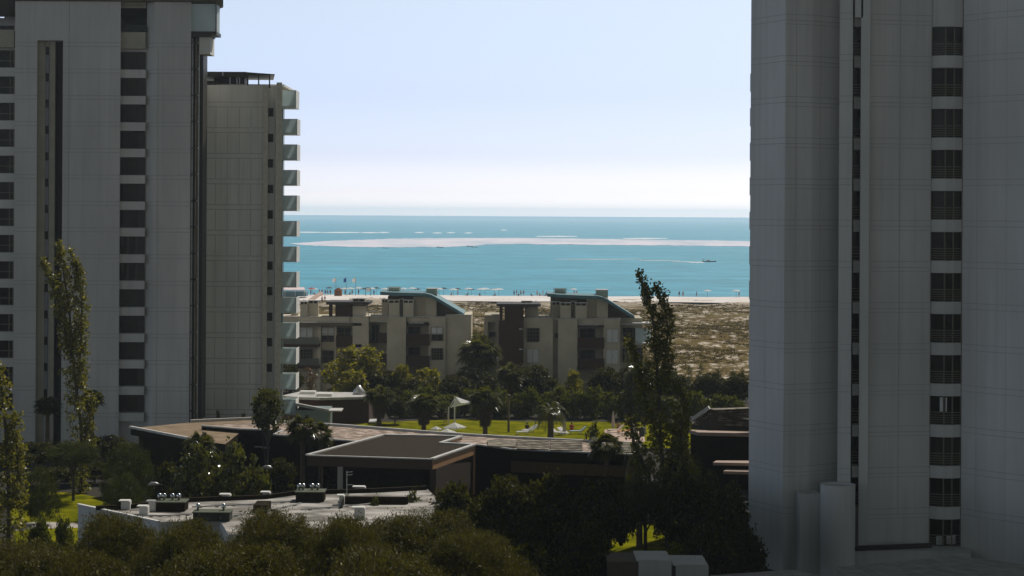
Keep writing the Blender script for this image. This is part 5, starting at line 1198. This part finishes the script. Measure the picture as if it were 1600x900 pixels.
ppl = [(486, 606, 'stand', 'pink', 'black', 'left end of the beach, just right of the pink awning'), (492, 612, 'sit', 'red', 'red', 'beside the white parasol near the pink awning'), (500, 610, 'walk', 'red', 'white', 'a little left of the orange hut, the farther of two in red'),
       (504, 615, 'stand', 'red', 'blue', 'a little left of the orange hut, the nearer of two in red'), (509, 607, 'stand', 'blue', 'blue', 'left of the orange hut beside a person in black'), (512.5, 608, 'stand', None, 'black', 'left of the orange hut beside a person in blue'),
       (517, 604, 'walk', 'black', 'red', 'almost touching the left side of the orange hut'), (540, 617, 'stand', None, 'blue', 'between the orange hut and the middle flagpole'), (547, 618, 'sit', 'black', 'black', 'seated between the middle and right flagpoles'),
       (551, 616, 'stand', None, 'red', 'left of the right flagpole'), (561, 615, 'stand', 'black', 'blue', 'right of the right flagpole'), (585, 603, 'stand', 'blue', 'black', 'right of the white notice board'),
       (650, 617, 'stand', 'black', 'black', 'beside the parasols left of the green roof tank'), (654, 618, 'stand', 'blue', 'red', 'under the dark parasol left of the green roof tank'), (684, 600, 'stand', 'black', 'black', 'just right of the green roof tank'),
       (706, 618, 'sit', None, 'pink', 'below the first white parasol right of the green roof tank'), (716, 616, 'stand', None, 'red', 'by the second dark parasol'), (731, 617, 'sit', None, 'blue', 'under the third white parasol'), (750, 614, 'sit', None, 'pink', 'under the fourth white parasol'),
       (774, 616, 'sit', None, 'red', 'under the last pair of white parasols'), (804, 613, 'stand', 'blue', 'blue', 'at the left of the tight group in mid beach'), (808, 616, 'stand', 'black', 'white', 'second from left in the tight group in mid beach'), (811, 612, 'sit', 'black', 'black', 'sitting in the tight group in mid beach'),
       (814.5, 615, 'stand', None, 'black', 'right of centre in the tight group in mid beach'), (819, 616, 'walk', 'red', 'black', 'at the right of the tight group in mid beach'), (831, 613, 'sit', 'black', 'black', 'alone right of the tight group'), (840, 616, 'stand', 'white', 'khaki', 'in white, left of the loose group'),
       (844, 617, 'sit', 'orange', 'red', 'seated in the loose group'), (849, 615, 'stand', 'pink', 'white', 'in pink in the loose group'), (853, 614, 'sit', 'blue', 'blue', 'seated at the right of the loose group'), (898, 617, 'stand', 'pink', 'pink', 'above the teal roof of the right house'),
       (902, 616, 'stand', None, 'black', 'above the teal roof of the right house, right of the one in pink'), (916, 616, 'sit', 'blue', 'blue', 'in blue above the teal roof of the right house'), (1038.5, 617, 'stand', None, 'black', 'alone at the waterline just right of the poplar'),
       (1062, 617, 'stand', 'black', 'black', 'the left one of a pair at the waterline'), (1068, 617, 'walk', None, 'red', 'the right one of a pair at the waterline'), (1089, 616, 'stand', None, 'blue', 'alone at the waterline left of the small parasol'), (1155.5, 615, 'stand', 'black', 'red', 'closest to the right tower on the beach')]
for px, D, ps, tp, bt, l in ppl:
    person(px, D, ps, tp, bt, 'person ' + l, BG, z=bz(D), rz=random.uniform(0, 6.28))
person(504, 548, 'walk', 'white', 'red', 'person in a white top walking up the sandy path from the beach', BG, z=.8)
person(508.5, 552, 'walk', 'pink', 'blue', 'person in pink walking on the sandy path from the beach', BG, z=.8, rz=1)

# ------------------------------------------------------------------ BEACH FURNITURE
def parasol(px, D, r_, H, m_, label, group, z, cat='parasol'):
    x = X(px, D); t = thing('beach_parasol', (x, D, z), label, cat, group)
    mb = MB(); mb.lathe((x, D, z), [(r_, H - .42), (r_ * .6, H - .18), (r_ * .2, H - .03), (.02, H)], 10); mb.build('canopy', m_, t)
    mb = MB(); mb.tube([(x, D, z), (x, D, z + H + .08)], .03, 6); mb.build('pole', DARKM, t); return t
WC = mat('white_canvas', (.78, .77, .76), (.70, .69, .68), rough=.8, trans=.25); DC = mat('dark_canvas', (.05, .055, .06), rough=.9); RC = mat('red_canvas', (.5, .08, .07), rough=.8, trans=.2)
BP = 'parasols along the beach'
for i, (px, D, wd, c, l) in enumerate(((489, 606, 1.9, WC, 'large white parasol between the pink awning and the orange hut'), (487.5, 600, 1.4, RC, 'red parasol under the large white one by the pink awning'), (515, 612, 1.3, DC, 'dark parasol touching the left of the orange hut'),
                              (539, 618, 1.5, WC, 'white parasol just right of the orange hut'), (548, 616, 1.4, WC, 'white parasol between the middle and right flagpoles'), (560.5, 617, 1.5, WC, 'white parasol right of the right flagpole'), (569, 618, 1.3, DC, 'dark parasol left of the notice board'),
                              (581, 616, 1.5, WC, 'white parasol right of the notice board'), (589, 618, 1.2, DC, 'dark parasol left of the left teal roof'), (602, 617, 1.5, WC, 'white parasol above the left end of the teal roof'), (631, 617, 1.3, WC, 'white parasol above the middle of the teal roof'), (645, 617, 1.6, WC, 'white parasol left of the green roof tank'), (652.5, 618, 1.3, DC, 'dark parasol left of the green roof tank'),
                              (687, 615, 1.5, WC, 'first white parasol right of the green roof tank'), (694, 618, 1.3, DC, 'first dark parasol right of the green roof tank'), (709, 614, 1.6, WC, 'second white parasol right of the green roof tank'), (715.5, 618, 1.3, DC, 'second dark parasol right of the green roof tank'),
                              (732.5, 614, 1.5, WC, 'third white parasol right of the green roof tank'), (737, 618, 1.2, DC, 'third dark parasol right of the green roof tank'), (752, 614, 1.6, WC, 'lower white parasol of the pair in mid beach'), (758.5, 619, 1.8, WC, 'taller white parasol of the pair in mid beach'),
                              (773, 614, 1.5, WC, 'lower left parasol of the last white pair'), (780, 618, 1.7, WC, 'upper right parasol of the last white pair'), (897, 616, 1.2, WC, 'white parasol peeping over the right teal roof'), (1106, 616, 1.4, WC, 'small parasol at the waterline between poplar and tower'), (1151, 612, 1.5, WC, 'white parasol closest to the right tower'))):
    parasol(px, D, wd * .95, 2.25 + .12 * (i % 3), c, l, BP, bz(D))
# flags
FL = {'white': WC, 'blue': mat('blue_flag', (.03, .07, .28), rough=.9, trans=.4), 'pale': mat('pale_flag', (.62, .6, .55), rough=.9, trans=.5)}
for px, c, l in ((525.5, 'white', 'flagpole with a white flag, the left one of three'), (541.5, 'blue', 'flagpole with a dark blue flag, the middle one of three'), (556.5, 'pale', 'flagpole with a pale faded flag, the right one of three')):
    D = 600; x = X(px, D); z1 = Z(px, 434, D); t = thing('flagpole', (x, D, .8), l, 'flagpole', 'flagpoles on the beach')
    mb = MB(); mb.tube([(x, D, .6), (x, D, z1)], [.07, .04], 6); mb.lathe((x, D, z1), [(.06, 0), (.06, .1), (.01, .14)], 6); mb.build('pole', BROWNC, t)
    V = []; nx, ny = 7, 4; wv = 1.0 if c != 'blue' else .75
    mb = MB()
    for j in range(ny + 1):
        for i in range(nx + 1):
            mb.v.append((x - .05 - i / nx * 1.0 * wv, D + .15 * math.sin(i * 1.1 + j * .4), z1 - .1 - 1.15 * j / ny - .25 * (i / nx) ** 1.5))
    for j in range(ny):
        for i in range(nx): a = j * (nx + 1) + i; mb.f.append((a, a + 1, a + nx + 2, a + nx + 1)); mb.m.append(0)
    mb.build('flag', FL[c], t, smooth=True)
# orange hut
D = 596; t = thing('beach_hut', (X(529, D), D + 1, .8), 'small orange brown wooden hut with a gable roof on the beach', 'hut')
OR = mat('orange_wood', (.34, .13, .035), (.24, .09, .025), rough=.8, scale=3, stretch=(1, 1, 6)); ORR = mat('hut_roof', (.16, .06, .025), rough=.9)
x0, x1 = X(523, D), X(534.5, D); zt = Z(529, 453.5, D); za = Z(529, 450, D)
mb = MB(); xm = (x0 + x1) / 2; mb.add([(x0, D, .6), (x1, D, .6), (x1, D, zt), (xm, D, za), (x0, D, zt), (x0, D + 2, .6), (x1, D + 2, .6), (x1, D + 2, zt), (xm, D + 2, za), (x0, D + 2, zt)], [(0, 1, 2, 3, 4), (9, 8, 7, 6, 5), (0, 5, 6, 1), (1, 6, 7, 2), (0, 4, 9, 5)]); mb.build('wall', OR, t)
mb = MB(); mb.bar((x0 - .12, D + 1, zt - .02), (xm, D + 1, za + .05), 2.4, .08); mb.bar((x1 + .12, D + 1, zt - .02), (xm, D + 1, za + .05), 2.4, .08); mb.build('roof', ORR, t)
mb = MB(); mb.box(x0 + .3, x1 - .3, D - .06, D, 1.7, 2.1); mb.build('hatch', ORR, t)
# notice board
D = 598; t = thing('notice_board', (X(575.5, D), D, .8), 'white notice board on dark posts at the back of the beach', 'board')
mb = MB(); mb.pbox(572.3, 578.8, 450.3, 455.6, D, .08); mb.build('panel', WHITEP, t)
mb = MB(); 
for a in (571.8, 579.2): mb.bar((X(a, D), D + .04, .6), (X(a, D), D + .04, Z(a, 449.3, D)), .14, .14)
mb.bar((X(571.8, D), D + .04, Z(575, 449.5, D)), (X(579.2, D), D + .04, Z(575, 449.5, D)), .14, .14); mb.build('frame', DARKM, t)
# beach bar
D = 575; t = thing('beach_bar', (X(455, D), D + 3, .8), 'teal beach bar under a fringed pink and white awning at the left of the beach', 'beach bar')
mb = MB(); mb.pbox(425, 478, 456.3, 463, D, 6); mb.build('counter', TEAL, t)
mb = MB(); mb.pbox(425, 462, 462.6, 467, D + .5, 5); mb.build('base', BROWNC, t)
mb = MB(); a = [W(425, 452.8, D - .5), W(477, 452.8, D - .5), W(475, 448.8, D + 3), W(425, 448.8, D + 3), W(477, 452.8, D + 6), W(425, 452.8, D + 6)]; mb.add(a, [(0, 1, 2, 3), (3, 2, 4, 5), (1, 4, 2)]); mb.build('awning', mat('pink_awning', (.66, .46, .48), (.74, .68, .67), rough=.8, scale=.8, stretch=(3, 1, 1)), t)
mb = MB()
for k in range(17): xx = X(425 + 3.2 * k, D - .55); mb.box(xx, xx + .42, D - .55, D - .5, Z(440, 454.6, D), Z(440, 452.6, D))
mb.build('fringe', WC, t)
for a in (430, 446, 462, 476):
    mb = MB(); mb.bar((X(a, D - .3), D - .3, .8), (X(a, D - .3), D - .3, Z(a, 452.6, D)), .12, .12); mb.build('post', WHITEP, t)
# boardwalk from bar to beach
mb = MB(); a = [GP(460, 487, .75), GP(470, 487, .75), GP(505, 459, .9), GP(499, 459, .9)]; mb.prism([q.xy for q in a], .6, 1.45); o = mb.build('boardwalk', mat('pink_boards', (.40, .28, .22), rough=.9)); o['kind'] = 'structure'

# ------------------------------------------------------------------ BOATS AND BIRD
HULLD = mat('dark_hull', (.035, .045, .05), rough=.5)
def boat(px, py, L_, hull, label, cabin=True, rz=0.0, group=None):
    q = GP(px, py, 0.0); t = thing('motor_boat', (q.x, q.y, 0), label, 'boat', group); ORG[t.name] = Vector((0, 0, 0)); t.rotation_euler = (0, 0, rz)
    mb = MB(); st = [(-.5, .17, .0, .42), (-.2, .2, -.02, .42), (.15, .19, 0, .46), (.38, .11, .03, .55), (.5, .01, .12, .64)]
    vs = []; 
    for f_, w_, zb, zt_ in st: vs += [(f_ * L_, -w_ * L_ * .6, zb), (f_ * L_, w_ * L_ * .6, zb), (f_ * L_, w_ * L_, zt_ * L_ * .14), (f_ * L_, -w_ * L_, zt_ * L_ * .14)]
    fs = [(0, 3, 2, 1)]
    for i in range(4): a = 4 * i; fs += [(a + k, a + (k + 1) % 4, a + 4 + (k + 1) % 4, a + 4 + k) for k in range(4)]
    mb.add(vs, fs); mb.build('hull', hull, t)
    if cabin:
        mb = MB(); mb.box(-.18 * L_, .06 * L_, -.1 * L_, .1 * L_, .05 * L_, .15 * L_); mb.build('cabin', WHITEP, t)
        mb = MB(); mb.box(-.42 * L_, -.40 * L_, -.1 * L_, .1 * L_, .05 * L_, .19 * L_); mb.box(-.45 * L_, -.2 * L_, -.11 * L_, .11 * L_, .19 * L_, .2 * L_); mb.build('sun_roof', HULLD, t)
    else:
        mb = MB(); mb.box(-.5 * L_, -.42 * L_, -.06 * L_, .06 * L_, .02 * L_, .16 * L_); mb.build('outboard_motor', HULLD, t)
    return t
boat(1108, 409.3, 8.0, HULLD, 'dark motor boat speeding right ahead of its long white wake')
foam('wake', [(870, 1000, 405.4), (1000, 1060, 407.3), (1050, 1096, 409.6)], 'long thin white wake trailing left of the speeding boat', .35)
foam('bow_spray', [(1078, 1098, 410.2)], 'short white churned patch right behind the boat', .9)
BG2 = 'small boats moored at the sandbar'
for px, py, L_, l in ((603, 388, 4.2, 'leftmost small boat moored at the sandbar'), (688, 387.2, 5, 'small boat moored at the sandbar left of the close pair'), (734, 385.4, 5.5, 'left boat of the close pair at the sandbar'), (742, 386.4, 5, 'right boat of the close pair at the sandbar'), (850, 383, 3.6, 'tiny boat on the sandbar edge right of the pair'), (892, 382.2, 3, 'rightmost tiny boat on the sandbar edge')):
    boat(px, py, L_, HULLD, l, cabin=(px in (688, 734)), rz=random.uniform(-.4, .4), group=BG2)
def gull(px, py, D):
    p = W(px, py, D); t = thing('seagull', tuple(p), 'small pale seagull gliding high over the sea in the middle of the sky', 'bird'); x, y, z = p
    mb = MB(); mb.tube([(x - .02, y - .28, z), (x, y - .1, z), (x, y + .12, z + .01), (x, y + .3, z + .03), (x, y + .36, z + .02)], [.02, .08, .09, .05, .015], 8); 
    for s in (-1, 1): mb.add([(x + s * .05, y - .06, z + .04), (x + s * .05, y + .16, z + .04), (x + s * .36, y + .17, z + .20), (x + s * .36, y + .0, z + .20), (x + s * .78, y - .04, z + .10)], [(0, 1, 2, 3), (3, 2, 4)])
    mb.build('body', CLOTH['khaki'], t)
gull(685, 240, 520)

# ------------------------------------------------------------------ LAWN FURNITURE
WFAB = mat('white_fabric', (.84, .84, .84), (.78, .78, .79), rough=.7, trans=.55)
D = 239; t = thing('shade_sail', (X(707, D), D, 0), 'tall white triangular shade sail on two slim posts over the lawn', 'shade sail')
mb = MB(); A_ = W(712, 619.5, D); B_ = W(743.5, 629.5, D + 1); C_ = W(704, 637, D - 1)
mid_ = (A_ + B_ + C_) / 3 + Vector((0, .25, -.12)); e1 = (A_ + B_) / 2 + Vector((0, 0, -.06)); e2 = (B_ + C_) / 2 + Vector((0, 0, .06)); e3 = (A_ + C_) / 2 + Vector((.12, 0, 0))
mb.add([A_, e1, B_, e2, C_, e3, mid_], [(0, 1, 6), (1, 2, 6), (2, 3, 6), (3, 4, 6), (4, 5, 6), (5, 0, 6)]); mb.build('sail', mat('sail_fabric', (.92, .92, .92), (.88, .88, .88), rough=.8, trans=.8), t)
for a, yt in ((702.5, 636.5), (712, 619.5)):
    mb = MB(); mb.tube([(X(a, D), D, 0), (X(a, D), D, Z(a, yt, D))], .08, 8); mb.build('post', WHITEP, t)
mb = MB(); mb.tube([W(702.5, 636.5, D), W(712, 619.5, D)], .07, 8); mb.tube([W(743.5, 629.5, D + 1), W(746, 629.5, D + 1)], .04, 6); mb.build('brace', WHITEP, t)
def pyramid(px, yt, ye, wpx, D, label):
    x = X(px, D); zt, ze = Z(px, yt, D), Z(px, ye, D); r_ = wpx / 2 / F * D
    t = thing('garden_parasol', (x, D, 0), label, 'parasol', 'square white parasols on the lawn')
    mb = MB(); c_ = [(x - r_, D - r_ * .4, ze), (x + r_ * .3, D - r_, ze), (x + r_, D + r_ * .4, ze), (x - r_ * .3, D + r_, ze), (x, D, zt)]
    mb.add(c_ + [(a, b_, z - .12) for a, b_, z in c_[:4]], [(0, 1, 4), (1, 2, 4), (2, 3, 4), (3, 0, 4), (0, 5, 6, 1), (1, 6, 7, 2), (2, 7, 8, 3), (3, 8, 5, 0)]); mb.build('canopy', WFAB, t)
    mb = MB(); mb.tube([(x, D, 0), (x, D, zt - .05)], .05, 8); mb.build('pole', WHITEP, t)
pyramid(712, 660, 667.5, 36, 226, 'open square white parasol on the lawn, the rear one of two')
pyramid(700, 669.5, 677, 36, 218, 'open square white parasol on the lawn, the front one of two')
pyramid(683, 666, 670, 18, 232, 'small white parasol beside the squat fan palm')
pyramid(1082, 627, 633, 22, 256, 'white parasol near the road beside the slatted pavilion, the left one')
pyramid(1096, 640, 644, 16, 250, 'small white parasol near the road beside the slatted pavilion, the right one')
mb = MB(); a = [GP(578, 659, .05), GP(592, 659, .05), GP(592, 663, .05), GP(576, 663, .05)]; mb.prism([q.xy for q in a], .3, .4); t = mb.build('lounge_mat', WFAB); tag(t, 'flat white mat on the lawn beside the brown walled house', 'mat')
CREAM = mat('cream_canvas', (.55, .47, .42), (.46, .39, .35), rough=.85)
def closed(px, yt, yb, label):
    D = GP(px, yb + 6, 0).y; x = X(px, D); zt = Z(px, yt, D)
    t = thing('closed_parasol', (x, D, 0), label, 'parasol', 'closed parasols by the loungers')
    mb = MB(); n_ = 12; prof = [(.20, zt - 2.0), (.24, zt - 1.6), (.17, zt - .9), (.10, zt - .3), (.02, zt)]
    vs = []
    for r_, z in prof: vs += [(x + r_ * (1 if k % 2 else .62) * math.cos(k * math.pi / 6), D + r_ * (1 if k % 2 else .62) * math.sin(k * math.pi / 6), z) for k in range(n_)]
    mb.add(vs, [(i * n_ + k, i * n_ + (k + 1) % n_, (i + 1) * n_ + (k + 1) % n_, (i + 1) * n_ + k) for i in range(4) for k in range(n_)]); mb.build('canopy', CREAM, t)
    mb = MB(); mb.tube([(x, D, 0), (x, D, zt + .05)], .035, 6); mb.build('pole', DARKM, t); mb = MB(); mb.lathe((x, D, 0), [(.3, 0), (.3, .08), (.05, .12)], 10); mb.build('base', DARKM, t)
closed(883.5, 653, 672, 'closed cream parasol just right of the leaning date palm'); closed(960, 641, 666, 'tallest closed cream parasol, left of the close pair')
closed(989.5, 649, 674, 'closed cream parasol, the left one of the close pair'); closed(993.5, 653, 677, 'closed cream parasol, the right one of the close pair'); closed(1009, 655, 672, 'closed cream parasol half hidden by the poplar leaves')
def lounger(px, py, rz, m_, label):
    q = GP(px, py, 0); t = thing('sun_lounger', (q.x, q.y, 0), label, 'sun lounger', 'sun loungers on the lawn'); ORG[t.name] = Vector((0, 0, 0)); t.rotation_euler = (0, 0, rz)
    mb = MB(); mb.box(-.95, .35, -.32, .32, .32, .40); mb.build('seat', m_, t)
    mb = MB(); mb.bar((.35, 0, .36), (.95, 0, .85), .64, .08); mb.build('backrest', m_, t)
    for a in (-.85, .3):
        for b_ in (-.28, .28): mb = MB(); mb.box(a - .03, a + .03, b_ - .03, b_ + .03, 0, .32); mb.build('leg', WHITEP, t)
for px, py, rz, m_, l in ((820, 679, .3, WFAB, 'white sun lounger alone on the lawn right of the lamp post'), (828, 676, .6, WFAB, 'second white sun lounger right of the lamp post'), (872, 680, 2.6, WFAB, 'white sun lounger at the foot of the leaning date palm'), (903, 678, .2, SLATB, 'bluish sun lounger between the person in red and the glossy tree'),
                          (962, 676, .3, CREAM, 'cream sun lounger under the tallest closed parasol'), (978, 678, .2, mat('orange_fabric', (.55, .2, .04), rough=.8), 'orange sun lounger left of the close pair of parasols'), (984, 681, .1, CREAM, 'cream sun lounger in front of the orange one')):
    lounger(px, py, rz, m_, l)
mb = MB(); D = 228; p_ = [W(870, 668, D), W(884, 679, D + .3), W(884, 682, D), W(878, 682, D)]; mb.add(p_ + [v + Vector((.5, 1.2, 0)) for v in p_], [(0, 1, 2, 3), (7, 6, 5, 4), (0, 4, 5, 1), (3, 7, 4, 0)]); tag(mb.build('canvas_windbreak', WFAB), 'white slanting canvas windbreak beside the leaning date palm', 'windbreak')
mb = MB(); q = GP(1003, 682, 0); mb.lathe((q.x, q.y, 0), [(.3, 0), (.34, .9), (.36, .92), (.36, 1.0), (.1, 1.08)], 14); tag(mb.build('litter_bin', HULLD), 'dark round bin right of the close pair of closed parasols', 'bin')
deck = gsheet('sun_deck', [(940, 690), (945, 671), (1005, 672), (1008, 690)], 0.02, mat('pink_deck', (.45, .33, .26), rough=.9))
person(895, 232, 'sit', 'red', 'red', 'tanned person in red sitting between the date palm and the bluish lounger', 'people on the lawn', z=0)
person(697.5, 238, 'stand', 'black', 'black', 'person in dark clothes standing at the left post of the shade sail', 'people on the lawn')
person(825.5, 231.5, 'sit', 'black', 'black', 'person in black seated by the two white loungers', 'people on the lawn')
person(968, 234, 'sit', None, 'red', 'person seated left of the orange lounger', 'people on the lawn')

# ------------------------------------------------------------------ LAMPS
def lamp(px, yt, D, label, arm=0.0, h=None, z=0.0, m_=DARKM):
    x = X(px, D); zt = Z(px, yt, D); t = thing('street_lamp', (x, D, z), label, 'lamp post', 'lamp posts in the park')
    if arm:
        mb = MB(); mb.tube([(x - arm, D, z), (x - arm, D, zt - .5), (x - arm * .8, D, zt - .15), (x - arm * .3, D, zt - .02), (x, D, zt)], [.08, .06, .05, .04, .035], 8); mb.build('post', m_, t)
        mb = MB(); s = 1 if arm > 0 else -1; mb.tube([(x - .12 * s, D, zt), (x + .15 * s, D, zt + .06), (x + .5 * s, D, zt + .05), (x + .72 * s, D, zt - .02)], [.05, .13, .15, .04], 10); mb.build('lamp_head', GALV, t, smooth=True)
    else:
        mb = MB(); mb.tube([(x, D, z), (x, D, zt - .3)], [.14, .10], 8); mb.build('post', m_, t)
        mb = MB(); mb.lathe((x, D, zt - .3), [(.10, 0), (.22, .12), (.25, .26), (.05, .32)], 12); mb.build('lamp_head', DARKM, t)
lamp(796.5, 617, 230, 'tall straight dark lamp post standing at the right side of the lawn', m_=BROWNC)
lamp(413, 731, 150, 'curved street lamp with a bright metal head right of the glossy trees', arm=1.0)
lamp(286, 738, 156, 'street lamp with a bright metal head left of the glossy trees', arm=.8)
lamp(249, 757, 150, 'small street lamp beside the smaller round pine', arm=-.8)
lamp(1088, 600, 262, 'thin lamp post by the road at the edge of the dunes')
q = GP(541, 780, 5.0); t = thing('antenna_mast', (q.x, q.y, 5.0), 'thin metal mast with a small aerial on the rear of the pale roof', 'mast')
mb = MB(); zt = Z(541, 737, q.y); mb.tube([(q.x, q.y + .4, 5), (q.x, q.y + .4, zt)], .035, 6); mb.build('pole', GALV, t)
mb = MB()
for z in (zt - .1, zt - .3, zt - 1.0): mb.bar((q.x - .05, q.y + .4, z), (q.x + .4, q.y + .4, z + .05), .04, .04)
mb.build('aerial', GALV, t)
for o in [o for o in bpy.data.objects if o.type == 'MESH' and not o.data.materials]: bpy.data.objects.remove(o, do_unlink=True)
for k_, v_ in POSES.items():
    if isinstance(k_, tuple):
        for o in v_:
            try: bpy.data.objects.remove(o, do_unlink=True)
            except ReferenceError: pass

for a0, y0, a1, y1, l in ((300, 792, 455, 783, 'thin pipe lying across the pale roof behind the green lidded box'), (360, 806, 470, 786, 'thin cable tray crossing the middle of the pale roof'), (470, 796, 640, 780, 'thin pipe lying along the right part of the pale roof'), (215, 806, 300, 803, 'thin pipe at the left end of the pale roof')):
    p_, q_ = GP(a0, y0, 5.1), GP(a1, y1, 5.1); mid_ = p_.lerp(q_, .5) + Vector((.2, -.3, 0)); mb = MB(); mb.tube([p_, mid_, q_], .05, 6)
    for k in range(6): c_ = p_.lerp(q_, (k + .5) / 6); mb.box(c_.x - .12, c_.x + .12, c_.y - .12, c_.y + .12, 5.0, 5.06)
    tag(mb.build('roof_pipe', GALV), l, 'pipe', 'pipes on the restaurant roof')
# ------------------------------------------------------------------ haze (kept last: it encloses everything above)
mb = MB(); mb.box(-9000, 9000, -400, 12000, -1.0, 66.0); hz = mb.build('haze', [], None)
hm = bpy.data.materials.new('haze_air'); hm.use_nodes = True; n = hm.node_tree
n.nodes.remove(n.nodes['Principled BSDF'])
pv = n.nodes.new('ShaderNodeVolumePrincipled'); pv.inputs['Density'].default_value = HAZE; pv.inputs['Color'].default_value = (0.78, 0.90, 1.0, 1); pv.inputs['Anisotropy'].default_value = 0.55
n.links.new(pv.outputs[0], n.nodes['Material Output'].inputs['Volume'])
hz.data.materials.append(hm); hz['kind'] = 'stuff'; hz['label'] = 'thin pale sea haze in the air'
